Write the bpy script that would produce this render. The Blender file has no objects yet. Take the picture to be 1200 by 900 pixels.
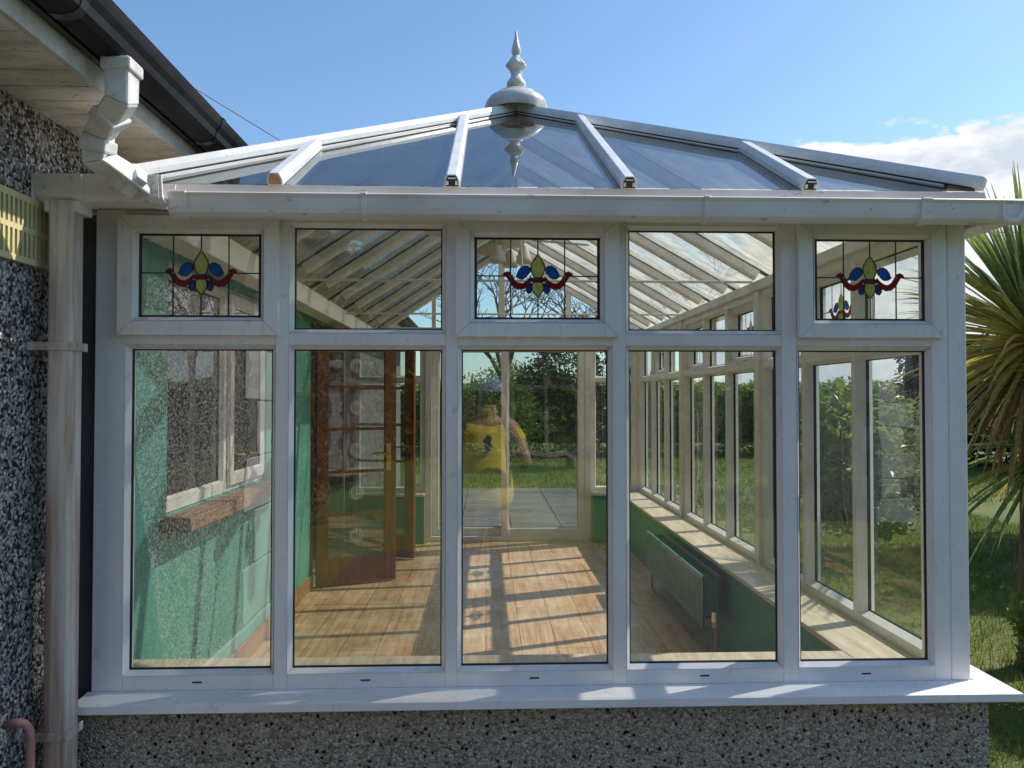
import bpy, bmesh, math, random
from mathutils import Vector, Matrix, noise
random.seed(7)
R = math.radians
scene = bpy.context.scene
col = scene.collection
V = Vector
WORLD = {}

# ------------------------------------------------------------ materials
def mat(name):
    m = bpy.data.materials.new(name); m.use_nodes = True
    nt = m.node_tree; nt.nodes.clear()
    out = nt.nodes.new('ShaderNodeOutputMaterial')
    def N(t, **kw):
        n = nt.nodes.new(t)
        for k, v in kw.items():
            if hasattr(n, k) and not k[0].isupper(): setattr(n, k, v)
        return n
    L = nt.links.new
    return m, nt, N, L, out

def coords(N, L, scale=(1, 1, 1)):
    tc = N('ShaderNodeTexCoord'); mp = N('ShaderNodeMapping')
    mp.inputs['Scale'].default_value = scale
    L(tc.outputs['Object'], mp.inputs['Vector'])
    return mp.outputs['Vector']

def ramp(N, L, fac, stops, interp='LINEAR'):
    r = N('ShaderNodeValToRGB'); r.color_ramp.interpolation = interp
    e = r.color_ramp.elements
    while len(e) < len(stops): e.new(0.5)
    for i, (p, c) in enumerate(stops):
        e[i].position = p
        e[i].color = (c[0], c[1], c[2], 1) if hasattr(c, '__len__') else (c, c, c, 1)
    L(fac, r.inputs['Fac'])
    return r.outputs['Color']

def noise_t(N, L, vec, scale, detail=4, rough=0.55, dist=0):
    n = N('ShaderNodeTexNoise'); n.inputs['Scale'].default_value = scale
    n.inputs['Detail'].default_value = detail; n.inputs['Roughness'].default_value = rough
    n.inputs['Distortion'].default_value = dist
    L(vec, n.inputs['Vector']); return n

def mix(N, L, fac, a, b, mode='MIX'):
    x = N('ShaderNodeMix'); x.data_type = 'RGBA'; x.blend_type = mode
    if isinstance(fac, (int, float)): x.inputs[0].default_value = fac
    else: L(fac, x.inputs[0])
    for i, s in ((6, a), (7, b)):
        if hasattr(s, '__len__'): x.inputs[i].default_value = (s[0], s[1], s[2], 1)
        else: L(s, x.inputs[i])
    return x.outputs[2]

def mathn(N, L, op, a, b=None, c=None):
    n = N('ShaderNodeMath'); n.operation = op
    for i, s in enumerate((a, b, c)):
        if s is None: continue
        if isinstance(s, (int, float)): n.inputs[i].default_value = s
        else: L(s, n.inputs[i])
    return n.outputs[0]

def bump(N, L, h, strength, dist):
    b = N('ShaderNodeBump'); b.inputs['Strength'].default_value = strength
    b.inputs['Distance'].default_value = dist; L(h, b.inputs['Height'])
    return b.outputs['Normal']

def painted(name, base, dirt=None, rough=0.4, dirt_amt=0.35, scale=6, streak=(1, 1, 1), bumpy=0.0, spec=0.5, metallic=0, spots=0, crease_tone=0):
    m, nt, N, L, out = mat(name)
    p = N('ShaderNodeBsdfPrincipled'); L(p.outputs[0], out.inputs[0])
    v = coords(N, L, streak)
    n = noise_t(N, L, v, scale, 6, .6)
    dirt = dirt or tuple(c * .6 for c in base)
    f = ramp(N, L, n.outputs['Fac'], [(0.42, 0), (0.75, 1)])
    f = mathn(N, L, 'MULTIPLY', f, dirt_amt)
    c = mix(N, L, f, base, dirt)
    if spots:
        n3 = noise_t(N, L, v, scale * 9, 3, .7)
        f3 = ramp(N, L, n3.outputs['Fac'], [(0.62, 0), (0.7, 1)])
        c = mix(N, L, mathn(N, L, 'MULTIPLY', f3, spots), c, tuple(x * .35 for x in dirt))
    if crease_tone:  # occlusion-masked brown tone in creases, broken up by noise
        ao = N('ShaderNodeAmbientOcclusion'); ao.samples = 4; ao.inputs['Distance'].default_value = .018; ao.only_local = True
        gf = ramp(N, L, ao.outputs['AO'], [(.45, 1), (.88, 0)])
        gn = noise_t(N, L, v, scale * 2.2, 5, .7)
        c = mix(N, L, mathn(N, L, 'MULTIPLY', mathn(N, L, 'MULTIPLY', gf, ramp(N, L, gn.outputs['Fac'], [(.35, .25), (.65, 1)])), crease_tone), c, (.16, .14, .10))
    L(c, p.inputs['Base Color'])
    n2 = noise_t(N, L, v, scale * 3, 3)
    L(ramp(N, L, n2.outputs['Fac'], [(0.3, rough * .8), (0.7, min(1, rough * 1.25))]), p.inputs['Roughness'])
    p.inputs['Specular IOR Level'].default_value = spec
    p.inputs['Metallic'].default_value = metallic
    if bumpy: L(bump(N, L, n.outputs['Fac'], bumpy, .004), p.inputs['Normal'])
    return m

def roughcast(name, cell, cols, hole=(.02, .018, .015), big=0.0, tint=None):
    m, nt, N, L, out = mat(name)
    p = N('ShaderNodeBsdfPrincipled'); L(p.outputs[0], out.inputs[0])
    v = coords(N, L)
    w = noise_t(N, L, v, cell * .55, 3)
    vv = N('ShaderNodeVectorMath'); vv.operation = 'MULTIPLY_ADD'
    L(w.outputs['Color'], vv.inputs[0]); vv.inputs[1].default_value = (.011,) * 3; L(v, vv.inputs[2])
    vo = N('ShaderNodeTexVoronoi'); vo.inputs['Scale'].default_value = cell; L(vv.outputs[0], vo.inputs['Vector'])
    sp = N('ShaderNodeSeparateColor'); L(vo.outputs['Color'], sp.inputs[0])
    c = ramp(N, L, sp.outputs[0], cols, 'CONSTANT')
    fine = noise_t(N, L, v, cell * 3, 3)
    c = mix(N, L, .35, c, ramp(N, L, fine.outputs['Fac'], [(.3, .15), (.7, 1)]), 'MULTIPLY')
    e = ramp(N, L, vo.outputs['Distance'], [(.52, 0), (.92, 1)])
    c = mix(N, L, e, c, hole)
    h = mathn(N, L, 'SUBTRACT', 1, vo.outputs['Distance'])
    if big:
        v2 = N('ShaderNodeTexVoronoi'); v2.inputs['Scale'].default_value = cell * .36; L(vv.outputs[0], v2.inputs['Vector'])
        s2 = N('ShaderNodeSeparateColor'); L(v2.outputs['Color'], s2.inputs[0])
        k = mathn(N, L, 'MULTIPLY', ramp(N, L, v2.outputs['Distance'], [(.22, 1), (.36, 0)]), mathn(N, L, 'LESS_THAN', s2.outputs[1], big))
        c = mix(N, L, k, c, (.006, .006, .006))
        h = mathn(N, L, 'SUBTRACT', h, mathn(N, L, 'MULTIPLY', k, .8))
    st = noise_t(N, L, coords(N, L, (1, 1, .35)), 2.2, 5)
    c = mix(N, L, mathn(N, L, 'MULTIPLY', ramp(N, L, st.outputs['Fac'], [(.42, 0), (.68, 1)]), .55), c, tint or (.05, .04, .028), 'MIX') if tint else mix(N, L, .35, c, ramp(N, L, st.outputs['Fac'], [(.35, .6), (.65, 1)]), 'MULTIPLY')
    L(c, p.inputs['Base Color']); p.inputs['Roughness'].default_value = .75
    L(bump(N, L, h, .8, .010), p.inputs['Normal'])
    return m

def glass(name, base_ref=.14, tint=(.9, .93, .9), dirt=.05, dirt_col=(.6, .58, .5), gtint=(1, 1, 1), trans=False, streak=(1, 1, .25), dscale=9, power=5, lo=.45, hi=.75):
    m, nt, N, L, out = mat(name)
    lw = N('ShaderNodeLayerWeight'); lw.inputs['Blend'].default_value = .5
    fz = mathn(N, L, 'POWER', lw.outputs['Facing'], power)
    fac = mathn(N, L, 'MULTIPLY_ADD', fz, 1 - base_ref, base_ref)
    tr = N('ShaderNodeBsdfTransparent'); tr.inputs[0].default_value = (*tint, 1)
    gl = N('ShaderNodeBsdfGlossy'); gl.inputs['Roughness'].default_value = 0.0; gl.inputs[0].default_value = (*gtint, 1)
    v = coords(N, L)
    wn = noise_t(N, L, v, 2.2, 2)
    L(bump(N, L, wn.outputs['Fac'], .3, .006), gl.inputs['Normal'])
    ms = N('ShaderNodeMixShader'); L(fac, ms.inputs[0]); L(tr.outputs[0], ms.inputs[1]); L(gl.outputs[0], ms.inputs[2])
    df = N('ShaderNodeBsdfTranslucent' if trans else 'ShaderNodeBsdfDiffuse'); df.inputs[0].default_value = (*dirt_col, 1)
    vs = coords(N, L, streak)
    n = noise_t(N, L, vs, dscale, 7, .7)
    f = mathn(N, L, 'MULTIPLY', ramp(N, L, n.outputs['Fac'], [(lo, .25), (hi, 1)]), dirt)
    m2 = N('ShaderNodeMixShader'); L(f, m2.inputs[0]); L(ms.outputs[0], m2.inputs[1]); L(df.outputs[0], m2.inputs[2])
    L(m2.outputs[0], out.inputs[0])
    return m

def stained(name, c):
    m, nt, N, L, out = mat(name)
    tr = N('ShaderNodeBsdfTransparent'); v = coords(N, L)
    n = noise_t(N, L, v, 60, 4)
    cc = mix(N, L, ramp(N, L, n.outputs['Fac'], [(.3, 0), (.7, 1)]), c, tuple(x * .6 for x in c))
    L(cc, tr.inputs[0])
    df = N('ShaderNodeBsdfPrincipled'); L(cc, df.inputs['Base Color']); df.inputs['Roughness'].default_value = .12
    ms = N('ShaderNodeMixShader'); ms.inputs[0].default_value = .7
    L(tr.outputs[0], ms.inputs[1]); L(df.outputs[0], ms.inputs[2]); L(ms.outputs[0], out.inputs[0])
    return m

def leafmat(name, c1, c2, rough=.5, transl=.3, scale=1.5):
    m, nt, N, L, out = mat(name)
    v = coords(N, L)
    n = noise_t(N, L, v, scale, 3); n2 = noise_t(N, L, v, scale * 14, 2)
    f = ramp(N, L, mathn(N, L, 'MULTIPLY_ADD', n2.outputs['Fac'], .5, mathn(N, L, 'MULTIPLY', n.outputs['Fac'], .5)), [(.38, 0), (.62, 1)])
    c = mix(N, L, f, c1, c2)
    p = N('ShaderNodeBsdfPrincipled'); L(c, p.inputs['Base Color']); p.inputs['Roughness'].default_value = rough
    t = N('ShaderNodeBsdfTranslucent'); L(c, t.inputs[0])
    ms = N('ShaderNodeMixShader'); ms.inputs[0].default_value = transl
    L(p.outputs[0], ms.inputs[1]); L(t.outputs[0], ms.inputs[2]); L(ms.outputs[0], out.inputs[0])
    return m

def woodmat(name, c1, c2, axis=1, scale=3.0, rough=.35, planks=None, gap=(.05, .03, .015), worn=None):
    m, nt, N, L, out = mat(name)
    p = N('ShaderNodeBsdfPrincipled'); L(p.outputs[0], out.inputs[0])
    s = [9, 9, 9]; s[axis] = 1.1
    if planks: s = [15, .8, 9]
    v = coords(N, L, tuple(s))
    base = coords(N, L)
    if planks:
        br = N('ShaderNodeTexBrick'); rot = N('ShaderNodeMapping'); rot.inputs['Rotation'].default_value = (0, 0, R(90))
        L(base, rot.inputs['Vector']); L(rot.outputs[0], br.inputs['Vector'])
        br.inputs['Scale'].default_value = 1; br.inputs['Brick Width'].default_value = planks[0]; br.inputs['Row Height'].default_value = planks[1]
        br.inputs['Mortar Size'].default_value = .0022; br.inputs['Mortar Smooth'].default_value = .3
        br.inputs['Color1'].default_value = (.15, .15, .15, 1); br.inputs['Color2'].default_value = (.95, .95, .95, 1); br.offset = .37
        vv = N('ShaderNodeVectorMath'); vv.operation = 'MULTIPLY_ADD'
        L(br.outputs['Color'], vv.inputs[0]); vv.inputs[1].default_value = (7, 7, 7); L(v, vv.inputs[2]); v = vv.outputs[0]
    n = noise_t(N, L, v, scale, 8, .62, .6)
    n2 = noise_t(N, L, v, scale * 6, 4, .7)
    f = ramp(N, L, mathn(N, L, 'MULTIPLY_ADD', n2.outputs['Fac'], .35, mathn(N, L, 'MULTIPLY', n.outputs['Fac'], .65)), [(.38, 0), (.62, 1)])
    c = mix(N, L, f, c1, c2)
    if planks:
        c = mix(N, L, .3, c, ramp(N, L, br.outputs['Color'], [(.1, .6), (.95, 1)]), 'MULTIPLY')
        c = mix(N, L, br.outputs['Fac'], c, gap)
    if worn:
        w = noise_t(N, L, base, 3.2, 6, .65)
        c = mix(N, L, mathn(N, L, 'MULTIPLY', ramp(N, L, w.outputs['Fac'], [(.47, 0), (.66, 1)]), .4), c, worn)
    L(c, p.inputs['Base Color'])
    w2 = noise_t(N, L, base, 7, 4)
    L(ramp(N, L, w2.outputs['Fac'], [(.3, rough * .7), (.7, min(1, rough * 1.5))]), p.inputs['Roughness'])
    L(bump(N, L, n.outputs['Fac'], .25, .002), p.inputs['Normal'])
    return m

M = {}
M['upvc'] = painted('white_upvc', (.90, .86, .85), (.60, .55, .48), .25, .45, 3, (1, 1, .5), spots=.22, crease_tone=.7)
M['upvc_in'] = painted('weathered_upvc', (.84, .80, .75), (.54, .49, .40), .35, .5, 5, spots=.3)
M['roofbar'] = painted('roof_bar_upvc', (.86, .86, .84), (.5, .48, .42), .3, .4, 7, spots=.35)
M['gutter'] = painted('gutter_upvc', (.85, .80, .76), (.48, .39, .29), .35, .7, 4, (.5, 1, 1), spots=.5)
M['downpipe'] = painted('stained_downpipe', (.74, .69, .62), (.38, .22, .15), .45, 1.9, 11, (1, 1, .07), bumpy=.1, spots=.4)
M['finial'] = painted('finial_upvc', (.72, .71, .68), (.34, .32, .27), .3, .7, 14, spots=.5)
M['weld'] = painted('weld_line', (.42, .40, .36), None, .5)
M['swan'] = painted('weathered_offset_pipe', (.78, .77, .73), (.40, .36, .29), .35, .8, 9, spots=.6)
M['solder'] = painted('solder', (.18, .18, .18), None, .35, metallic=.6)
M['gasket'] = painted('black_rubber', (.012, .012, .012), None, .5)
M['black'] = painted('black_upvc', (.010, .010, .011), (.05, .05, .05), .28, .5, 6, spots=.0)
M['blackgut'] = painted('weathered_black_gutter', (.014, .014, .016), (.07, .07, .068), .6, .5, 5, (1, .4, 1), spots=.2, spec=.12)
M['soffit'] = painted('weathered_soffit', (.78, .74, .65), (.26, .22, .15), .6, .8, 4, (1, 2.5, 1), spots=1.0)
M['fascia'] = painted('weathered_fascia', (.72, .72, .68), (.34, .33, .27), .4, .8, 7, spots=.6)
M['rough_house'] = roughcast('roughcast_house', 108, [(0, (.03, .027, .027)), (.2, (.18, .155, .145)), (.36, (.42, .38, .36)), (.58, (.66, .61, .58)), (.82, (.88, .84, .81))], hole=(.07, .062, .058))
M['rough_dwarf'] = roughcast('roughcast_dwarf', 135, [(0, (.22, .18, .14)), (.12, (.50, .42, .33)), (.42, (.64, .55, .45)), (.72, (.76, .67, .56)), (.9, (.90, .84, .75))], hole=(.27, .22, .17), big=.5)
M['quoin'] = painted('painted_quoin', (.74, .74, .71), (.5, .48, .42), .6, .5, 5, bumpy=.2)
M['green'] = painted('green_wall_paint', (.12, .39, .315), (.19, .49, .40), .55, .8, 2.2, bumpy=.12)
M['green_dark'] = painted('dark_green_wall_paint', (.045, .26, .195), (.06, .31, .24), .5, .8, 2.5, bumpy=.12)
M['radiator'] = painted('green_radiator_enamel', (.03, .17, .13), (.045, .21, .16), .32, .6, 4)
M['floorwood'] = woodmat('laminate_floor', (.45, .235, .09), (.84, .56, .30), 1, 2.6, .26, (1.25, .195), worn=(.90, .76, .56))
M['oak'] = woodmat('stained_wood', (.15, .045, .016), (.27, .09, .032), 2, 3.5, .3)
M['oakh'] = woodmat('oak_skirting', (.30, .14, .05), (.46, .25, .10), 1, 3.5, .4)
M['board'] = woodmat('window_board', (.52, .41, .28), (.78, .66, .49), 1, 3.0, .38)
M['sillred'] = woodmat('brown_sill', (.20, .11, .06), (.48, .30, .19), 1, 9, .5)
M['brass'] = painted('brass', (.75, .52, .2), (.3, .2, .08), .25, .5, 20, metallic=1)
M['chrome'] = painted('chrome', (.7, .7, .7), None, .2, .3, 20, metallic=1)
M['copper'] = painted('copper_pipe', (.50, .24, .20), (.25, .12, .10), .5, .7, 20)
M['cream'] = painted('cream_vent', (.72, .64, .34), (.42, .38, .22), .5, .6, 9, spots=.3)
M['fillgrey'] = painted('dark_grey_strip', (.055, .06, .07), (.14, .14, .14), .45, .6, 5, (1, 1, .2))
M['roomwall'] = painted('room_plaster', (.35, .33, .28), None, .7)
M['tile'] = painted('dark_roof_slate', (.05, .048, .045), (.15, .14, .11), .7, .8, 9, bumpy=.5)
M['slab'] = painted('patio_slab', (.17, .165, .15), (.07, .068, .06), .8, .8, 2, bumpy=.2, spots=.4)
M['fanwood'] = painted('fan_blade', (.50, .46, .38), None, .4)
M['foam'] = painted('brown_foam', (.42, .27, .13), (.2, .12, .06), .9, .8, 60)
M['glass'] = glass('window_glass', .175, (.98, 1.0, .985), .02)
M['glass_side'] = glass('side_window_glass', .11, (.92, .95, .92), .05, (.55, .55, .48))
M['glass_door'] = glass('patio_door_glass', .12, (.68, .74, .72), .12, (.5, .52, .5))
M['glass_roof_front'] = glass('roof_glass_front', .32, (.34, .36, .39), .08, (.45, .46, .44), gtint=(.56, .58, .58), power=3)
M['glass_roof'] = glass('roof_glass', .10, (.62, .62, .54), .55, (.86, .80, .66), trans=True, gtint=(.7, .74, .8), streak=(.35, 1.6, 1), dscale=12, lo=.35, hi=.7)
M['glass_roof_left'] = glass('roof_glass_brown', .14, (.26, .25, .19), .5, (.42, .37, .26), trans=True, gtint=(.6, .62, .6), streak=(.35, 1.6, 1), dscale=12, lo=.35, hi=.7)  # darker, browner tint and streaks than the right-hand roof panes
M['glass_int'] = glass('interior_glass', .18, (.72, .76, .72), .12, (.5, .52, .48))
M['lead'] = painted('lead_came', (.03, .03, .03), None, .45, .3, 30)
M['sg_blue'] = stained('stained_blue', (.02, .16, .62)); M['sg_red'] = stained('stained_red', (.50, .015, .03))
M['sg_yellow'] = stained('stained_yellow', (.80, .74, .22)); M['sg_violet'] = stained('stained_violet', (.06, .09, .36))
M['sg_cream'] = stained('stained_cream', (.70, .70, .50)); M['sg_teal'] = stained('stained_teal', (.03, .22, .50))

# ------------------------------------------------------------ builders
class MB:
    def __init__(s): s.v = []; s.f = []; s.m = []
    def face(s, pts, mi=0):
        i = len(s.v); s.v += [tuple(p) for p in pts]; s.f.append(tuple(range(i, i + len(pts)))); s.m.append(mi)
    def hexa(s, p, mi=0):   # p: 8 points, 0-3 bottom ring, 4-7 top ring
        i = len(s.v); s.v += [tuple(q) for q in p]
        for f in ((0, 3, 2, 1), (4, 5, 6, 7), (0, 1, 5, 4), (1, 2, 6, 5), (2, 3, 7, 6), (3, 0, 4, 7)):
            s.f.append(tuple(i + k for k in f)); s.m.append(mi)
    def box(s, x0, x1, y0, y1, z0, z1, mi=0):
        s.hexa([(x0, y0, z0), (x1, y0, z0), (x1, y1, z0), (x0, y1, z0), (x0, y0, z1), (x1, y0, z1), (x1, y1, z1), (x0, y1, z1)], mi)
    def sweep(s, prof, a, b, X, Y, mi=0, caps=True):
        """profile [(u,v)] swept from a to b, X/Y the profile axes"""
        a, b, X, Y = V(a), V(b), V(X), V(Y); n = len(prof); i = len(s.v)
        for o in (a, b): s.v += [tuple(o + X * u + Y * w) for u, w in prof]
        for k in range(n):
            j = (k + 1) % n; s.f.append((i + k, i + j, i + n + j, i + n + k)); s.m.append(mi)
        if caps:
            s.f.append(tuple(i + k for k in reversed(range(n)))); s.m.append(mi)
            s.f.append(tuple(i + n + k for k in range(n))); s.m.append(mi)
    def bar(s, a, b, w, h, mi=0, up=(0, 0, 1)):
        a, b = V(a), V(b); d = (b - a).normalized(); X = d.cross(V(up))
        if X.length < 1e-4: X = d.cross(V((0, 1, 0)))
        X.normalize(); Y = X.cross(d).normalized()
        s.sweep([(-w / 2, -h / 2), (w / 2, -h / 2), (w / 2, h / 2), (-w / 2, h / 2)], a, b, X, Y, mi)
    def tube(s, pts, r, n=10, mi=0):
        pts = [V(p) for p in pts]; rs = r if hasattr(r, '__len__') else [r] * len(pts)
        i = len(s.v); T = None; prevX = None
        for k, p in enumerate(pts):
            d = (pts[min(k + 1, len(pts) - 1)] - pts[max(k - 1, 0)]).normalized()
            X = d.orthogonal().normalized() if prevX is None else (prevX - d * prevX.dot(d)).normalized()
            prevX = X; Y = d.cross(X)
            for q in range(n):
                a = 2 * math.pi * q / n; s.v.append(tuple(p + (X * math.cos(a) + Y * math.sin(a)) * rs[k]))
        for k in range(len(pts) - 1):
            for q in range(n):
                j = (q + 1) % n; s.f.append((i + k * n + q, i + k * n + j, i + (k + 1) * n + j, i + (k + 1) * n + q)); s.m.append(mi)
        s.f.append(tuple(i + q for q in reversed(range(n)))); s.m.append(mi)
        s.f.append(tuple(i + (len(pts) - 1) * n + q for q in range(n))); s.m.append(mi)
    def lathe(s, c, prof, n=32, mi=0):
        i = len(s.v)
        for r, z in prof:
            for q in range(n):
                a = 2 * math.pi * q / n; s.v.append((c[0] + r * math.cos(a), c[1] + r * math.sin(a), c[2] + z))
        for k in range(len(prof) - 1):
            for q in range(n):
                j = (q + 1) % n; s.f.append((i + k * n + q, i + k * n + j, i + (k + 1) * n + j, i + (k + 1) * n + q)); s.m.append(mi)
    def ring(s, fr, ro, no, ri, ni, mi=0):
        A = [fr(ro[0], ro[2], no), fr(ro[1], ro[2], no), fr(ro[1], ro[3], no), fr(ro[0], ro[3], no)]
        B = [fr(ri[0], ri[2], ni), fr(ri[1], ri[2], ni), fr(ri[1], ri[3], ni), fr(ri[0], ri[3], ni)]
        for k in range(4): j = (k + 1) % 4; s.face([A[k], A[j], B[j], B[k]], mi)
    def fbox(s, fr, u0, u1, v0, v1, n0, n1, mi=0):
        s.hexa([fr(u0, v0, n0), fr(u1, v0, n0), fr(u1, v0, n1), fr(u0, v0, n1), fr(u0, v1, n0), fr(u1, v1, n0), fr(u1, v1, n1), fr(u0, v1, n1)], mi)
    def build(s, name, mats, parent=None, bevel=0, smooth=False, origin=None, fixn=True, seg=2):
        o0 = WORLD[parent.name] if parent is not None else V(origin or (0, 0, 0))
        me = bpy.data.meshes.new(name)
        me.from_pydata([(v[0] - o0.x, v[1] - o0.y, v[2] - o0.z) for v in s.v], [], s.f)
        for mm in (mats if isinstance(mats, (list, tuple)) else [mats]): me.materials.append(M[mm] if isinstance(mm, str) else mm)
        for p, k in zip(me.polygons, s.m): p.material_index = k; p.use_smooth = smooth
        if fixn:
            bm = bmesh.new(); bm.from_mesh(me); bmesh.ops.recalc_face_normals(bm, faces=bm.faces); bm.to_mesh(me); bm.free()
        o = bpy.data.objects.new(name, me); col.objects.link(o)
        if parent is not None: o.parent = parent
        else: o.location = o0
        WORLD[o.name] = o0
        if bevel:
            b = o.modifiers.new('bevel', 'BEVEL'); b.width = bevel; b.segments = seg; b.limit_method = 'ANGLE'; b.angle_limit = R(35)
            b.harden_normals = False
        return o

def tag(o, label=None, cat=None, group=None, kind=None):
    if label: o['label'] = label
    if cat: o['category'] = cat
    if group: o['group'] = group
    if kind: o['kind'] = kind
    return o
def thing(name, label, cat, loc=(0, 0, 0), group=None):
    o = bpy.data.objects.new(name, None); col.objects.link(o); o.location = loc; o.empty_display_size = .2
    WORLD[o.name] = V(loc); return tag(o, label, cat, group)
def dup(root, loc, rz=0, sc=1, label=None):
    r = root.copy(); col.objects.link(r); r.location = loc; r.rotation_euler = (0, 0, rz); r.scale = (sc,) * 3
    if label: r['label'] = label
    for ch in list(root.children):
        c = ch.copy(); col.objects.link(c); c.parent = r
    return r

# ------------------------------------------------------------ conservatory
cons = thing('conservatory', 'white framed lean-to glass conservatory with hipped glass roof and finial on a pebbledash dwarf wall', 'conservatory', (.17, 0, 0))
XL, XR, YF, YB = -1.205, 1.542, 0.0, 4.85
ZS, ZT = .655, 2.135
def frame_of(O, U, Nn):
    O, U, Nn = V(O), V(U), V(Nn)
    return lambda u, v, n: O + U * u + V((0, 0, 1)) * v + Nn * n
FR = frame_of((0, 0, 0), (1, 0, 0), (0, -1, 0))
SD = frame_of((XR, 0, 0), (0, 1, 0), (1, 0, 0))
BK = frame_of((0, YB, 0), (1, 0, 0), (0, 1, 0))

def motif(fr, uc, vc, n, rect, parent, sc=.000536):
    mb = MB(); T = .0012
    def poly(pts, mi):
        pts = [(uc + x * sc, vc + y * sc) for x, y in pts]
        mb.face([fr(u, v, n + .0012) for u, v in pts], mi)
        mb.face([fr(u, v, n - .0012) for u, v in reversed(pts)], mi)
        for k in range(len(pts)):
            seg(pts[k], pts[(k + 1) % len(pts)], .0032)
    def seg(a, b, w):
        du, dv = b[0] - a[0], b[1] - a[1]; l = math.hypot(du, dv) or 1
        du, dv = du / l, dv / l; a = (a[0] - du * w * .4, a[1] - dv * w * .4); b = (b[0] + du * w * .4, b[1] + dv * w * .4)
        pu, pv = -dv * w / 2, du * w / 2
        for nn in (n + .0016,):
            mb.hexa([fr(a[0] + pu, a[1] + pv, nn), fr(b[0] + pu, b[1] + pv, nn), fr(b[0] - pu, b[1] - pv, nn), fr(a[0] - pu, a[1] - pv, nn),
                     fr(a[0] + pu, a[1] + pv, nn + .0016), fr(b[0] + pu, b[1] + pv, nn + .0016), fr(b[0] - pu, b[1] - pv, nn + .0016), fr(a[0] - pu, a[1] - pv, nn + .0016)], 0)
    def mir(p): return [(-x, y) for x, y in reversed(p)]
    poly([(0, 152), (20, 125), (36, 98), (42, 75), (38, 50), (28, 25), (22, 14), (-22, 14), (-28, 25), (-38, 50), (-42, 75), (-36, 98), (-20, 125)], 3)
    poly([(-44, 14), (-22, 8), (22, 8), (44, 14), (44, -14), (22, -9), (-22, -9), (-44, -14)], 2)
    poly([(-27, -12), (27, -12), (36, -40), (32, -65), (0, -106), (-32, -65), (-36, -40)], 3)
    blue = [(44, 66), (60, 80), (82, 82), (104, 68), (118, 46), (128, 20), (110, 8), (88, 6), (72, 16), (58, 32), (48, 44)]
    poly(blue, 1); poly(mir(blue), 1)
    curl = [(44, 14), (46, -16), (70, -44), (98, -56), (128, -52), (155, -30), (172, 0), (186, 22), (210, 22), (198, 40), (180, 48), (162, 40), (148, 14), (130, -12), (110, -24), (88, -22), (66, -8)]
    poly(curl, 2); poly(mir(curl), 2)
    vio = [(34, -22), (46, -22), (66, -42), (70, -62), (58, -80), (40, -76), (36, -50)]
    poly(vio, 4); poly(mir(vio), 4)
    u0, u1, v0, v1 = rect
    for dx in (-160 * sc, 158 * sc): seg((uc + dx, v0), (uc + dx, v1), .004)
    seg((uc, vc + 152 * sc), (uc, v1), .004); seg((uc, v0), (uc, vc - 106 * sc), .004)
    seg((u0, vc + 22 * sc), (uc - 208 * sc, vc + 22 * sc), .004); seg((uc + 208 * sc, vc + 22 * sc), (u1, vc + 22 * sc), .004)
    for a, b in (((u0 + .006, v0), (u0 + .006, v1)), ((u1 - .006, v0), (u1 - .006, v1)), ((u0, v0 + .004), (u1, v0 + .004)), ((u0, v1 - .004), (u1, v1 - .004))): seg(a, b, .005)
    for x, y in ((0, 152), (0, -106), (-208, 22), (208, 22), (-44, 14), (44, 14), (-44, -14), (44, -14), (-160, 22), (158, 22)):
        c_ = fr(uc + x * sc, vc + y * sc, n + .0034); q_ = [fr(uc + x * sc + .0036 * math.cos(k * math.pi / 4), vc + y * sc + .0036 * math.sin(k * math.pi / 4), n + .0032) for k in range(8)]
        for k in range(8): mb.face([q_[k], q_[(k + 1) % 8], V(c_) + (V(c_) - V(fr(uc + x * sc, vc + y * sc, n + .0024)))], 5)
    return mb.build('leaded_motif', ['lead', 'sg_blue', 'sg_red', 'sg_yellow', 'sg_violet', 'solder'], parent)

BD = .012
def glazing(mb, fr, rect, n_out, n_in, n_gl):
    """bead + gasket on both faces around glass rect (visible opening); mb mats 0 frame 1 gasket"""
    u0, u1, v0, v1 = rect
    big = (u0 - BD, u1 + BD, v0 - BD, v1 + BD); g = .004
    sm = (u0 + g, u1 - g, v0 + g, v1 - g)
    mb.ring(fr, big, n_out + .001, rect, n_gl + .006, 0)
    mb.ring(fr, rect, n_gl + .006, sm, n_gl + .003, 1); mb.ring(fr, sm, n_gl + .003, sm, n_gl, 1)
    mb.ring(fr, big, n_in - .001, rect, n_gl - .008, 0)
    mb.ring(fr, rect, n_gl - .008, sm, n_gl - .004, 1); mb.ring(fr, sm, n_gl - .004, sm, n_gl, 1)
def pane(fr, rect, n, parent, m='glass', name='pane'):
    mb = MB(); u0, u1, v0, v1 = rect
    mb.face([fr(u0, v0, n), fr(u1, v0, n), fr(u1, v1, n), fr(u0, v1, n)]); return mb.build(name, m, parent, fixn=False)

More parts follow.
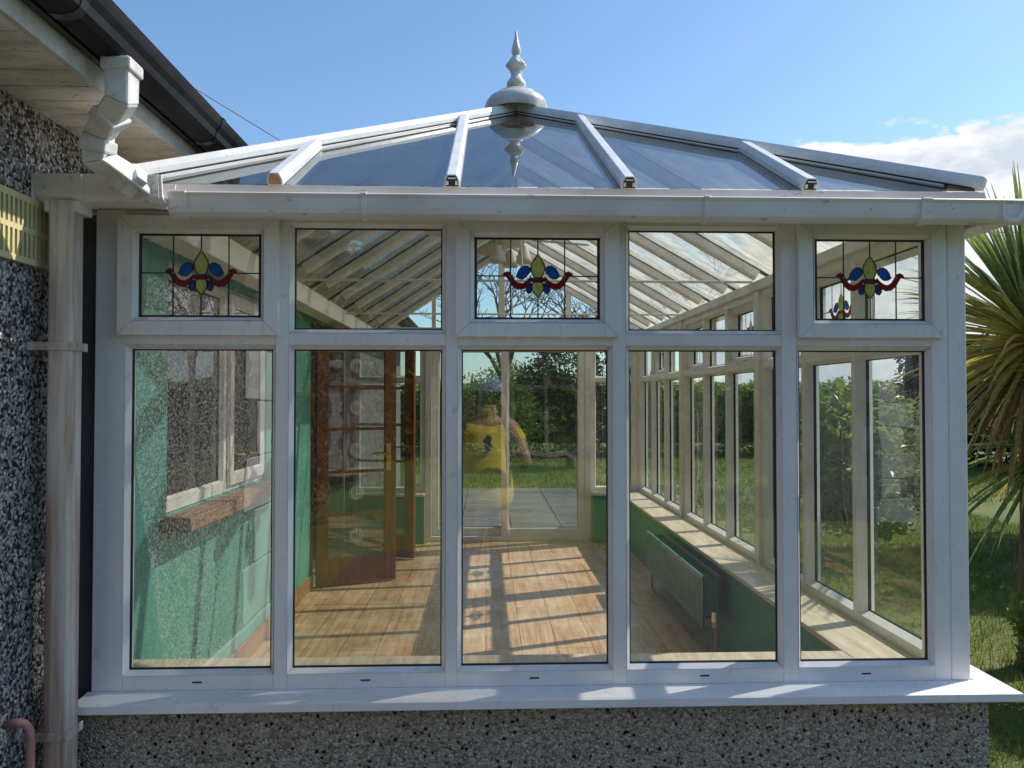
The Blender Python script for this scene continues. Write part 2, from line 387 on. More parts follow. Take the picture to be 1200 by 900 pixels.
def window_section(fr, u0, u1, v0, v1, cols, lo, hi, fans, parent, gm='glass', fm='upvc', sashes=None, motifs=(), d=.068):
    """cols: list of (a,b) visible glass; lo/hi: (z0,z1) of lower and upper glass; fans: column indices with opening sash"""
    mb = MB()
    edges = [u0] + [x for c in cols for x in (c[0] - BD, c[1] + BD)] + [u1]
    for k in range(0, len(edges), 2): mb.fbox(fr, edges[k], edges[k + 1], v0, v1, 0, -d)
    for k, (a, b) in enumerate(cols):
        A, B = a - BD, b + BD
        top = hi[1] + BD if k not in fans else (sashes[k][3] - .018)
        bot = hi[0] - BD if k not in fans else (sashes[k][2] + .018)
        mb.fbox(fr, A, B, v0, lo[0] - BD, -.0005, -d + .0005); mb.fbox(fr, A, B, lo[1] + BD, bot, -.0005, -d + .0005); mb.fbox(fr, A, B, top, v1, -.0005, -d + .0005)
        glazing(mb, fr, (a, b, *lo), 0, -d, -.024)
        if k not in fans: glazing(mb, fr, (a, b, *hi), 0, -d, -.024)
        # drainage slot covers
        if lo[0] < 1: mb.fbox(fr, (a + b) / 2 - .018, (a + b) / 2 + .012, v0 + .022, v0 + .027, .001, -.002, 1)
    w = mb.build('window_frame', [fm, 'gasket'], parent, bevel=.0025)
    for k, (a, b) in enumerate(cols):
        pane(fr, (a, b, *lo), -.024, w, gm)
        if k in fans:
            s = sashes[k]; g = s[4]; sb = MB(); n1, n0 = .022, -.045
            sb.fbox(fr, s[0], g[0] - BD, s[2], s[3], n1, n0); sb.fbox(fr, g[1] + BD, s[1], s[2], s[3], n1, n0)
            sb.fbox(fr, g[0] - BD, g[1] + BD, s[2], g[2] - BD, n1 - .0005, n0 + .0005); sb.fbox(fr, g[0] - BD, g[1] + BD, g[3] + BD, s[3], n1 - .0005, n0 + .0005)
            glazing(sb, fr, g, n1, n0, -.002)
            # dark shadow gap round the sash and hinge line
            sb.fbox(fr, s[0] + .004, s[1] - .004, s[3], s[3] + .003, .012, -.01, 1)
            if gm != 'glass': # catch handle seen from inside
                sb.fbox(fr, (a + b) / 2 - .05, (a + b) / 2 + .05, s[2] + .012, s[2] + .03, n0 - .001, n0 - .03)
            sash_ob = sb.build('sash', [fm, 'gasket'], w, bevel=.003)
            if gm == 'glass':
                for (ua, va, ub, vb) in ((s[0], s[2], g[0] - BD, g[2] - BD), (s[1], s[2], g[1] + BD, g[2] - BD), (s[0], s[3], g[0] - BD, g[3] + BD), (s[1], s[3], g[1] + BD, g[3] + BD)):
                    wl = MB(); du, dv = (ub - ua), (vb - va); l = math.hypot(du, dv); pu, pv = -dv / l * .0007, du / l * .0007; ua += du * .06; va += dv * .06
                    wl.face([fr(ua + pu, va + pv, n1 + .0004), fr(ub + pu, vb + pv, n1 + .0004), fr(ub - pu, vb - pv, n1 + .0004), fr(ua - pu, va - pv, n1 + .0004)]); wl.build('mitre_weld', 'weld', w, fixn=False)
            pane(fr, g, -.002, w, gm)
            if k in motifs: motif(fr, (g[0] + g[1]) / 2 + (.002 if gm == 'glass' else 0), (g[2] + g[3]) / 2 - .004, -.002, g, w)
        else:
            pane(fr, (a, b, *hi), -.024, w, gm)
    return w

cols = [(-1.10, -.667), (-.601, -.139), (-.077, .386), (.454, .928), (1.001, 1.415)]
sash = {0: (-1.131, -.641, 1.746, 2.116, (-1.073, -.699, 1.803, 2.062)),
        2: (-.095, .418, 1.744, 2.114, (-.037, .359, 1.800, 2.058)),
        4: (.990, 1.461, 1.744, 2.114, (1.048, 1.405, 1.800, 2.060))}
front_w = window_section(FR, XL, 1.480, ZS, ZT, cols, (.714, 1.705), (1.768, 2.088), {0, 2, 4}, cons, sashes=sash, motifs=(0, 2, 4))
# weld lines where mullions meet the rails
mb = MB()
mb.box(1.481, XR, -.001, .07, ZS, ZT); mb.box(1.472, XR + .0, .07, .085, ZS, ZT)
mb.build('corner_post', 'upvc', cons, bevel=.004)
mb = MB(); mb.box(-1.299, XL, .014, .05, .40, 2.12); mb.build('gap_strip', 'fillgrey', cons)  # dark grey strip filling the gap between frame and house wall
# right wall: three runs of three lights
runs = [(.075, 1.60), (1.66, 3.18), (3.24, 4.76)]
for r, (a, b) in enumerate(runs):
    w3 = (b - a - .10) / 3; cc = []
    for k in range(3):
        c0 = a + .05 + k * w3; cc.append((c0 + (.028 if k else .012), c0 + w3 - (.028 if k < 2 else .012)))
    fn = {1} if r == 0 else {0, 2}
    if r == 2: fn = {1}
    ss = {k: (cc[k][0] - .032, cc[k][1] + .032, 1.746, 2.116, (cc[k][0] + .026, cc[k][1] - .026, 1.803, 2.060)) for k in fn}
    window_section(SD, a, b, ZS, ZT, cc, (.714, 1.705), (1.768, 2.088), fn, cons, gm='glass_side', fm='upvc_in', sashes=ss, motifs=tuple(fn))
mb = MB()
for a, b in ((1.6005, 1.6595), (3.1805, 3.2395), (4.761, YB)):
    mb = MB(); mb.box(XR - .085, XR + .003, a, b, ZS, ZT); mb.build('side_post', 'upvc_in', cons, bevel=.004)
# back wall windows either side of the patio door
for (a, b) in ((-1.245, -.575), (1.005, 1.456)):
    window_section(BK, a, b, ZS, ZT, [(a + .055, b - .055)], (.714, 1.705), (1.768, 2.088), set(), cons, gm='glass_side', fm='upvc_in')
# sliding patio door
mb = MB(); d0, d1 = -.575, 1.005
mb.fbox(BK, d0, d0 + .06, .2, 2.135, 0, -.11); mb.fbox(BK, d1 - .06, d1, .2, 2.135, 0, -.11)
mb.fbox(BK, d0 + .06, d1 - .06, .2, .245, 0, -.11); mb.fbox(BK, d0 + .06, d1 - .06, 2.07, 2.135, 0, -.11)
pd = mb.build('patio_door', ['upvc_in', 'gasket'], cons, bevel=.003)
for (a, b, n) in ((d0 + .061, .225, -.012), (.145, d1 - .061, -.062)):
    s = MB(); g = (a + .07, b - .07, .325, 2.0)
    s.fbox(BK, a, g[0] - BD, .246, 2.069, n, n - .04); s.fbox(BK, g[1] + BD, b, .246, 2.069, n, n - .04)
    s.fbox(BK, g[0] - BD, g[1] + BD, .246, g[2] - BD, n, n - .04); s.fbox(BK, g[0] - BD, g[1] + BD, g[3] + BD, 2.069, n, n - .04)
    glazing(s, BK, g, n, n - .04, n - .02)
    if n < -.05: s.fbox(BK, a + .03, a + .05, 1.1, 1.35, n - .04, n - .075, 0)
    s.build('sliding_sash', ['upvc_in', 'gasket'], pd, bevel=.003)
    pane(BK, g, n - .02, pd, 'glass_door')

# dwarf walls
mb = MB(); mb.box(-1.299, 1.575, -.035, .21, -.05, .618); mb.box(1.32, 1.575, .21, YB - .02, -.05, .618); mb.box(-1.249, d0, YB - .20, YB - .021, -.05, .618); mb.box(d1, 1.319, YB - .20, YB - .021, -.05, .618)
mb.build('dwarf_wall', 'rough_dwarf', cons)
mb = MB(); mb.box(-1.249, 1.284, .211, .235, .2, .64); mb.box(1.285, 1.319, .211, YB - .201, .2, .64)
mb.box(-1.249, d0 - .001, YB - .225, YB - .201, .2, .64); mb.box(d1 + .001, 1.284, YB - .225, YB - .201, .2, .64)
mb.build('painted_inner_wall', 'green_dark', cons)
# outside sill with drip edge
mb = MB()
sp = [(0, .655), (-.085, .650), (-.092, .646), (-.094, .624), (-.088, .620), (-.083, .624), (-.080, .634), (0, .636)]
def sillrun():
    o = [(p[0], p[1]) for p in sp]
    a = [(-1.215, o_[0], o_[1]) for o_ in o]; b = [(1.555 - o_[0], o_[0], o_[1]) for o_ in o]; c = [(1.555 - o_[0], YB, o_[1]) for o_ in o]
    i = len(mb.v); mb.v += a + b + c; n = len(o)
    for s in (0, n):
        for k in range(n): j = (k + 1) % n; mb.f.append((i + s + k, i + s + j, i + s + n + j, i + s + n + k)); mb.m.append(0)
    mb.f.append(tuple(i + k for k in range(n))); mb.m.append(0)
sillrun(); mb.box(-1.205, 1.54, 0, .07, .622, .6545); mb.box(1.472, 1.54, .07, YB - .0, .622, .6545)
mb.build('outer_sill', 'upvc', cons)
# inside window boards
mb = MB(); mb.box(1.255, 1.471, .05, YB - .07, .642, .664); mb.build('window_board', 'board', cons, bevel=.004)
mb = MB(); mb.box(-1.249, 1.2545, .069, .262, .642, .664); mb.build('window_board', 'board', cons, bevel=.004)
for a, b in ((-1.249, d0 - .002), (d1 + .002, 1.2545)):
    mb = MB(); mb.box(a, b, YB - .25, YB - .069, .642, .664); mb.build('window_board', 'board', cons, bevel=.004)

# roof geometry
ZE = 2.205; P0 = V((.151, 1.39, 3.0)); CA = V((-1.07, -.06, ZE)); CB = V((1.545, -.06, ZE)); RB = V((.151, YB + .03, 3.0))
kF = (3.0 - ZE) / 1.45; kR = (3.0 - ZE) / (1.545 - .151); kL = (3.0 - ZE) / (.151 + 1.07)
nF = V((0, -kF, 1)).normalized(); nR = V((kR, 0, 1)).normalized(); nL = V((-kL, 0, 1)).normalized()
# eaves beams
mb = MB(); mb.box(-1.10, 1.545, -.03, .075, 2.136, 2.185); mb.box(-1.10, 1.56, -.076, -.031, 2.150, 2.1965)
mb.box(1.45, 1.545, .076, YB, 2.136, 2.185); mb.box(1.5451, 1.565, -.03, YB, 2.150, 2.1965)
mb.build('eaves_beam', 'gutter', cons, bevel=.003)
mb = MB(); mb.box(-1.17, -1.05, .076, YB, 2.10, 2.21); mb.box(-1.249, -1.05, .0, .075, 2.1365, 2.20); mb.build('eaves_beam', 'upvc_in', cons, bevel=.004)
mb = MB(); mb.box(-1.049, 1.449, YB - .07, YB - .001, 2.136, 2.21); mb.build('eaves_beam', 'upvc_in', cons, bevel=.003)

def rafter(a, b, nrm, w=.047, endcap='gasket', under=True, hip=False, overshoot=.0):
    a, b = V(a), V(b); d = (b - a).normalized(); X = d.cross(nrm).normalized(); Y = X.cross(d).normalized()
    if Y.z < 0: Y = -Y
    mb = MB(); h = .038 if not hip else .040
    prof = [(-w / 2, .0005), (w / 2, .0005), (w / 2, .018), (w * .36, h - .004), (w * .30, h), (-w * .30, h), (-w * .36, h - .004), (-w / 2, .018)]
    mb.sweep(prof, a, b, X, Y, 0)
    if under:
        a2 = a + d * .10
        mb.sweep([(-w * .45, -.004), (-w * .45, -.045), (-w * .25, -.058), (w * .25, -.058), (w * .45, -.045), (w * .45, -.004)], a2, b, X, Y, 1)
        mb.sweep([(-w / 2 + .002, -.0035), (-w / 2 + .002, .0035), (w / 2 - .002, .0035), (w / 2 - .002, -.0035)], a + d * .02, b, X, Y, 2)
    o = mb.build('rafter', ['roofbar', 'upvc_in', 'gasket'], cons, bevel=.002)
    if endcap:
        e = MB(); q = [(p[0] * .8, p[1] * .82 + .003) for p in prof]
        e.sweep(q, a - d * .0035, a + d * .001, X, Y, 0)
        if endcap == 'gasket':
            for t in (-.3, .3): e.sweep([(t * w - .004, .008), (t * w + .004, .008), (t * w + .004, .02), (t * w - .004, .02)], a - d * .0055, a - d * .0037, X, Y, 1)
            e.sweep([(-.012, .026), (.012, .026), (.012, .03), (-.012, .03)], a - d * .0055, a - d * .0037, X, Y, 1)
        e.build('rafter_end', [endcap, 'gutter'], o)
    return o
def onF(x, y): return V((x, y, ZE + (y + .06) * kF))
def onR(x, y): return V((x, y, ZE + (1.545 - x) * kR))
def onL(x, y): return V((x, y, ZE + (x + 1.07) * kL))
mull = [-.635, -.104, .436, .998]
def hipL(x): return -.06 + (x + 1.07) / (.151 + 1.07) * 1.45
def hipR(x): return -.06 + (1.545 - x) / (1.545 - .151) * 1.45
for i, x in enumerate(mull):
    yt = (hipL(x) if x < .151 else hipR(x)) - .012
    rafter(onF(x, -.082), onF(x, yt), nF, endcap='foam' if i == 0 else 'gasket')
hipn = (nF + nL).normalized(); rafter(CA + V((-.015, -.015, 0)), P0, hipn, .050, 'gutter', hip=True)
hipn = (nF + nR).normalized(); rafter(CB + V((.005, -.005, 0)), P0, hipn, .050, 'gutter', hip=True)
sy = [.54, 1.08, 1.63, 2.16, 2.68, 3.21, 3.74, 4.27, 4.80]
for y in sy:
    xt = .151 if y > 1.39 else 1.545 - (y + .06) / 1.45 * (1.545 - .151)
    rafter(onR(1.565, y), onR(xt + .02, y), nR)
    xl = .151 if y > 1.39 else -1.07 + (y + .06) / 1.45 * (.151 + 1.07)
    rafter(onL(-1.06, y), onL(xl - .02, y), nL, endcap=None)
# ridge
mb = MB(); mb.sweep([(-.06, -.03), (-.05, .045), (-.02, .07), (.02, .07), (.05, .045), (.06, -.03), (.04, -.075), (-.04, -.075)], P0, RB, (1, 0, 0), (0, 0, 1)); mb.build('ridge_beam', 'upvc_in', cons, bevel=.004)
# roof panes
def rpane(pts, m):
    mb = MB(); mb.face(pts); mb.build('roof_pane', m, cons, fixn=True)
fx = [-1.07] + mull + [1.545]
for k in range(5):
    a, b = fx[k], fx[k + 1]
    pts = [onF(a, -.07), onF(b, -.07)]
    def top(x): return onF(x, hipL(x) if x < .151 else hipR(x))
    if k == 4: pts = [onF(a, -.07), onF(b, -.07), top(a)]
    elif k == 0: pts = [onF(a, -.07), onF(b, -.07), top(b)]
    elif k == 2: pts += [top(b), V(P0), top(a)]
    else: pts += [top(b), top(a)]
    rpane(pts, 'glass_roof_front')
ys = [-.06] + sy + []
for k in range(len(ys) - 1):
    y0, y1 = ys[k], ys[k + 1]
    def tr(y): return 1.545 - (y + .06) / 1.45 * (1.545 - .151) if y < 1.39 else .151
    def tl(y): return -1.07 + (y + .06) / 1.45 * (.151 + 1.07) if y < 1.39 else .151
    for t, on, e, gm_ in ((tr, onR, 1.555, 'glass_roof'), (tl, onL, -1.07, 'glass_roof_left')):
        pts = [on(e, y0), on(e, y1), on(t(y1), y1)]
        if y0 < 1.39 < y1: pts.append(on(.151, 1.39))
        if abs(t(y0) - e) > .02: pts.append(on(t(y0), y0))
        rpane(pts, gm_)
# back gable glazing bars
mb = MB()
mb.box(.12, .18, YB - .06, YB - .005, 2.21, 2.93); mb.box(-1.0, 1.5, YB - .058, YB - .006, 2.2105, 2.235)
for x in (-.5, .8): mb.box(x - .02, x + .02, YB - .06, YB - .005, 2.21, (onL(x, 0) if x < 0 else onR(x, 0)).z - .04)
gb = mb.build('gable_frame', 'upvc_in', cons, bevel=.003)
mb = MB(); mb.face([(-1.05, YB - .03, 2.21), (1.55, YB - .03, 2.21), (.151, YB - .03, 2.98)]); mb.build('pane', 'glass_side', gb, fixn=False)
# tie bars across the room
for y in (1.63, 3.21):
    mb = MB(); mb.tube([(-1.06, y + .05, 2.19), (1.46, y + .05, 2.19)], .007, 8); mb.tube([(.2, y + .05, 2.19), (.151, y + .05, 2.93)], .006, 8)
    mb.build('tie_bar', 'upvc_in', cons)
# finial
pxm = .00428
prof_px = [(34, 128), (37, 121), (36, 117), (33, 112), (27, 108), (24, 107), (24, 105.5), (20, 104), (17, 102), (14, 101), (8, 100), (9.5, 98), (11.5, 95), (11, 91), (8, 87), (6.2, 83), (6, 80), (7.5, 78.5), (6.5, 77.5), (9, 75), (11.3, 72.5), (12, 71), (11, 69), (8.5, 65.5), (6.5, 62.5), (4.5, 60), (3.2, 59), (4.5, 57.5), (5.6, 54), (5.2, 50.5), (3.8, 45), (2.2, 38), (1.2, 31), (.6, 28.5), (0, 28)]
prof = [(r * pxm, (128 - y) * pxm) for r, y in prof_px]
mb = MB(); mb.lathe((.151, 1.39, 2.990), prof[:10], 48); fb = mb.build('roof_boss', 'finial', cons, smooth=True)
mb = MB(); mb.lathe((.151, 1.39, 2.990), prof[9:], 32)
# fluting of the upper bulb
nv = []
for (x, y, z) in mb.v:
    dx, dy = x - .151, y - 1.39; r = math.hypot(dx, dy); a = math.atan2(dy, dx); pz = 128 - (z - 2.990) / pxm
    k = 1 + (.07 * math.cos(8 * a) if 62 < pz < 71.5 else 0); nv.append((.151 + dx * k, 1.39 + dy * k, z))
mb.v = nv; mb.build('finial', 'finial', fb, smooth=True)

# gutters of the conservatory
gp = [(0.0, .062), (0, 0.012), (.012, .0), (.03, -.006), (.05, -.004), (.062, .006), (.066, .022), (.069, .05), (.076, .060), (.072, .064), (.066, .058), (.06, .03), (.045, .008), (.02, .004), (.006, .018), (.006, .062)]
def gutter_run(a, b, out, name='gutter', m='gutter', sc=1, parent=cons):
    mb = MB(); mb.sweep([(x * sc, z * sc) for x, z in gp], a, b, out, (0, 0, 1)); return mb.build(name, m, parent, bevel=0)
def gclip(parent, c, along, out, w=.018, sc=1.0):
    mb = MB(); c, along = V(c), V(along)
    outer = [(0, -.002), (.012, -.005), (.03, -.011), (.051, -.009), (.067, .003), (.071, .022), (.074, .05), (.081, .060), (.077, .067)]
    pr = outer + [(x * .93, z * .93 + .003) for x, z in reversed(outer)]
    mb.sweep([(x * sc, z * sc) for x, z in pr], c - along * w / 2, c + along * w / 2, out, (0, 0, 1)); return mb.build('gutter_bracket', 'gutter', parent, bevel=.001)
gz = 2.092
g1 = gutter_run((-.93, -.0725, gz), (1.66, -.0725, gz), (0, -1, 0))
for x, w in ((-.90, .05), (-.36, .016), (.66, .016), (1.33, .03)): gclip(g1, (x, -.0725, gz), (1, 0, 0), (0, -1, 0), w)
g2 = gutter_run((1.5655, -.145, gz), (1.5655, YB + .1, gz), (1, 0, 0))
for y in (1.0, 2.3, 3.6): gclip(g2, (1.5655, y, gz), (0, 1, 0), (1, 0, 0))

# ------------------------------------------------------------ house
house = thing('house', 'pebbledashed bungalow with white quoins, black gutter and stained soffit beside the conservatory', 'house', (-1.5, 0, 0))
WX = -1.3; Y0h = -2.12; Y1h = 9.0; wy = (.63, 1.95); wz = (1.093, 2.10); dy = (3.02, 4.20); dz = (.2, 2.10)
mb = MB(); T0 = -1.55
for a, b, c, d in ((Y0h, 0.02, -.1, 2.384), ):
    mb.box(T0, WX, a, b, c, d)
for a, b, c, d in ((.02, wy[0], -.1, 2.384), (wy[0], wy[1], -.1, wz[0]), (wy[0], wy[1], wz[1], 2.384), (wy[1], dy[0], -.1, 2.384), (dy[0], dy[1], -.1, .2), (dy[0], dy[1], dz[1], 2.384), (dy[1], Y1h, -.1, 2.384)):
    mb.box(T0, WX, a, b, c, d)
mb.box(-9.5, T0 - .001, Y0h, Y0h + .25, -.1, 2.384); mb.box(-9.5, -9.25, Y0h + .25, Y1h, -.1, 2.384); mb.box(-9.25, T0 - .001, Y1h - .25, Y1h, -.1, 2.384)
mb.build('pebbledash_wall', 'rough_house', house)
mb = MB()
for a, b, c, d in ((.052, wy[0], .2, 2.135), (wy[0], wy[1], .2, wz[0]), (wy[0], wy[1], wz[1], 2.135), (wy[1], dy[0], .2, 2.135), (dy[0], dy[1], dz[1], 2.135), (dy[1], YB - .24, .2, 2.135)):
    mb.box(WX + .001, -1.25, a, b, c, d)
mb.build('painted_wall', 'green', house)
mb = MB(); mb.box(-1.2495, -1.233, .236, dy[0] - .01, .2, .30); mb.box(-1.2495, -1.233, dy[1] + .01, YB - .25, .2, .30); mb.build('skirting_board', 'oakh', house, bevel=.004)
# room behind
mb = MB(); mb.box(-5, T0 - .002, .3, 6, .16, .198); mb.box(-5.05, -5, .3, 6, .2, 2.38); mb.box(-5, T0 - .002, .25, .3, .2, 2.38); mb.box(-5, T0 - .002, 6, 6.05, .2, 2.38); mb.box(-5, T0 - .002, .25, 6.05, 2.30, 2.36)
mb.build('room_lining', 'roomwall', house)
# quoins and plinth at the near corner
mb = MB(); z = .34; k = 0
while z < 2.3:
    L_ = .46 if k % 2 == 0 else .27
    mb.box(WX, WX + .012, Y0h - .012, Y0h + L_, z, min(z + .292, 2.38)); mb.box(WX - (.73 - L_), WX + .0, Y0h - .012, Y0h, z, min(z + .292, 2.38))
    z += .30; k += 1
mb.build('quoin_stones', 'quoin', house, bevel=.006)
mb = MB(); mb.box(WX + .0005, WX + .02, Y0h - .02, -.30, -.05, .332); mb.build('plinth', 'quoin', house, bevel=.006)
# soffit boards, fascia
mb = MB(); y = Y0h - .4
while y < Y1h:
    mb.box(-1.62, -1.041, y, y + .096, 2.385, 2.397); y += .1
mb.build('soffit', 'soffit', house, bevel=.002)
mb = MB(); mb.box(-1.04, -1.022, Y0h - .4, Y1h, 2.372, 2.52); mb.build('fascia', 'fascia', house, bevel=.002)
# black gutter (square ogee) and roof slope
bg = [(0, .115), (0, .02), (.012, .0), (.045, -.004), (.075, .004), (.092, .022), (.098, .05), (.112, .072), (.118, .092), (.122, .112), (.114, .114), (.106, .09), (.088, .05), (.07, .018), (.03, .008), (.01, .02), (.008, .115)]
bg = [(x * .86, z * .72) for x, z in bg]
mb = MB(); mb.sweep(bg, (-1.0, Y0h - .4, 2.424), (-1.0, 9, 2.424), (1, 0, 0), (0, 0, 1)); mb.build('gutter', 'blackgut', house)
mb = MB(); mb.box(-1.021, -1.0005, Y0h - .4, 9, 2.424, 2.53); mb.build('fascia_cover', 'black', house)
gut = house.children[-2]
for yb in (-1.4, -.62, .22, 1.1, 2.0):
    mb = MB(); mb.sweep([(x * 1.03, z * 1.03 - .002) for x, z in bg[:10]] + [(x * .97, z) for x, z in reversed(bg[:10])], (-1.0, yb - .014, 2.424), (-1.0, yb + .014, 2.424), (1, 0, 0), (0, 0, 1)); mb.build('gutter_bracket', 'black', gut)
mb = MB(); ks = math.tan(R(28))
nrow = 16
for r in range(nrow):
    x1 = -.955 - r * .27; x0 = x1 - .30
    y = Y0h - .42 + (0 if r % 2 else .15)
    while y < Y1h + .1:
        jz = random.uniform(0, .006)
        za, zb = 2.500 + (-.955 - x1) * ks + .02 + jz, 2.500 + (-.955 - x0) * ks + jz
        mb.hexa([(x0, y, zb - .01), (x1, y, za - .012), (x1, y + .296, za - .012), (x0, y + .296, zb - .01), (x0, y, zb), (x1, y, za), (x1, y + .296, za), (x0, y + .296, zb)]); y += .3
mb.build('roof_tiles', 'tile', house)
mb = MB(); xr = -5.4; zr = 2.5 + (5.4 - .95) * ks
mb.face([(-.97, Y0h - .4, 2.50), (-.97, Y1h + .1, 2.50), (xr, Y1h + .1, zr), (xr, Y0h - .4, zr)]); mb.face([(xr, Y0h - .4, zr), (xr, Y1h + .1, zr), (-9.9, Y1h + .1, 2.45), (-9.9, Y0h - .4, 2.45)])
for yy in (Y0h + .02, Y1h - .02): mb.face([(-1.3, yy, 2.385), (xr, yy, zr - .05), (-9.5, yy, 2.385)])
mb.build('roof_deck', 'tile', house)
# moss clumps along the tile edge
mb = MB()
for k in range(160):
    y = random.uniform(-2.3, 3.0); r = random.uniform(.003, .008)
    c = V((-.935 - random.uniform(0, .03), y, 2.515 + random.uniform(0, .008)))
    mb.lathe(c, [(r, -r * .5), (r * .9, r * .3), (r * .4, r * .8), (0, r)], 6)
M['moss'] = painted('moss', (.06, .07, .025), (.03, .03, .02), .9, .8, 80)
tag(mb.build('roof_moss', 'moss', house), kind='stuff')
# window in the house wall (seen inside the conservatory)
HW = frame_of((-1.285, 0, 0), (0, 1, 0), (1, 0, 0))
mb = MB(); u0, u1, v0, v1 = wy[0] + .002, wy[1] - .002, wz[0] + .002, wz[1] - .002; um = 1.345
mb.fbox(HW, u0, u0 + .045, v0, v1, .015, -.045); mb.fbox(HW, u1 - .045, u1, v0, v1, .015, -.045); mb.fbox(HW, um - .03, um + .03, v0 + .05, v1 - .05, .014, -.044)
mb.fbox(HW, u0 + .045, u1 - .045, v0, v0 + .05, .0145, -.0445); mb.fbox(HW, u0 + .045, u1 - .045, v1 - .05, v1, .0145, -.0445)
g = (u0 + .057, um - .042, v0 + .062, v1 - .062); glazing(mb, HW, g, .015, -.045, -.01)
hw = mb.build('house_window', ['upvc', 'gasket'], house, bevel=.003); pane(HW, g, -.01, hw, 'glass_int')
s = MB(); a, b = um + .015, u1 - .03; g = (a + .065, b - .065, v0 + .095, v1 - .095)
s.fbox(HW, a, g[0] - BD, v0 + .03, v1 - .03, .034, .0155); s.fbox(HW, g[1] + BD, b, v0 + .03, v1 - .03, .034, .0155)
s.fbox(HW, g[0] - BD, g[1] + BD, v0 + .03, g[2] - BD, .0335, .0155); s.fbox(HW, g[0] - BD, g[1] + BD, g[3] + BD, v1 - .03, .0335, .0155)
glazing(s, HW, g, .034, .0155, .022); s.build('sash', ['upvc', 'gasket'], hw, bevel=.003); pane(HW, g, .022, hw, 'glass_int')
mb = MB(); mb.box(-1.249, -1.13, wy[0] - .06, wy[1] + .08, 1.035, 1.092); mb.box(WX + .002, -1.2495, wy[0], wy[1], 1.06, 1.092); mb.build('window_sill', 'sillred', house, bevel=.006)
# french door leaves
mb = MB(); mb.box(-1.40, -1.235, dy[0] - .001, dy[0] + .03, .2, 2.10); mb.box(-1.40, -1.235, dy[1] - .03, dy[1] + .001, .2, 2.10); mb.box(-1.40, -1.235, dy[0] + .03, dy[1] - .03, 2.07, 2.10)
mb.build('door_frame', 'oak', house, bevel=.003)
def leaf(h, e, hs=.045):
    """door leaf from hinge h to edge e (xy), opened into the conservatory"""
    h, e = V((*h, 0)), V((*e, 0)); U = (e - h).normalized(); W = (e - h).length; Nn = V((U.y, -U.x, 0)); fr = lambda u, v, n: h + U * u + V((0, 0, v)) + Nn * n
    z0, z1 = .212, 2.06; st = .085; t = .02
    mb = MB(); mb.fbox(fr, 0, st, z0, z1, t, -t); mb.fbox(fr, W - st, W, z0, z1, t, -t)
    mb.fbox(fr, st, W - st, z0, z0 + .19, t - .001, -t + .001); mb.fbox(fr, st, W - st, z1 - .11, z1, t - .001, -t + .001)
    za, zb = z0 + .19, z1 - .11; n = 5
    for k in range(1, n):
        zc = za + (zb - za) * k / n; mb.fbox(fr, st, W - st, zc - .011, zc + .011, t - .006, -t + .006)
    for zz in (za, zb): pass
    uc = W / 2
    lf = mb.build('door_leaf', 'oak', house, bevel=.003)
    g = MB(); g.face([fr(st, za, 0), fr(W - st, za, 0), fr(W - st, zb, 0), fr(st, zb, 0)]); g.build('pane', 'glass_int', lf, fixn=False)
    for k in range(n):  # one etched roundel per light
        zc = za + (zb - za) * (k + .5) / n; e_ = MB(); m_ = 20
        for r0, r1 in ((.022, .026), (.036, .042), (.05, .053)):
            for i in range(m_):
                a, b = 2 * math.pi * i / m_, 2 * math.pi * (i + 1) / m_
                e_.face([fr(uc + rr * math.cos(q), zc + rr * math.sin(q), .0015) for rr, q in ((r0, a), (r1, a), (r1, b), (r0, b))])
        e_.face([fr(uc - .002, zc - .053, .0012), fr(uc + .002, zc - .053, .0012), fr(uc + .002, zc + .053, .0012), fr(uc - .002, zc + .053, .0012)])
        e_.build('etched_roundel', 'upvc', lf, fixn=False)
    hd = MB()
    for s_ in (1, -1):
        hd.fbox(fr, W - .075, W - .04, 1.02, 1.22, s_ * (t + .001), s_ * (t + .006)); hd.tube([fr(W - .058, 1.15, s_ * t), fr(W - .058, 1.15, s_ * (t + .045)), fr(W - .14, 1.145, s_ * (t + .045)), fr(W - .165, 1.14, s_ * (t + .04))], [.008, .008, .007, .006], 8)
    hd.build('handle', 'brass', lf, smooth=False)
leaf((-1.215, 3.04), (-.676, 3.255)); leaf((-1.215, 4.17), (-.60, 3.96))
# downpipe of the conservatory gutter
mb = MB(); mb.box(-1.247, -1.180, -.18, -.115, -.05, 2.12)
dp = mb.build('downpipe', 'downpipe', house, bevel=.007)
for zc in (1.70, .60):
    c = MB(); c.box(-1.252, -1.175, -.185, -.181, zc - .012, zc + .012); c.box(-1.179, -1.1745, -.181, -.10, zc - .012, zc + .012); c.box(-1.252, -1.2475, -.181, -.10, zc - .012, zc + .012); c.box(-1.299, -1.2525, -.185, -.178, zc - .012, zc + .012)
    c.tube([(-1.178, -.186, zc), (-1.178, -.189, zc)], .004, 8); c.build('pipe_clip', 'downpipe', dp, bevel=.001)
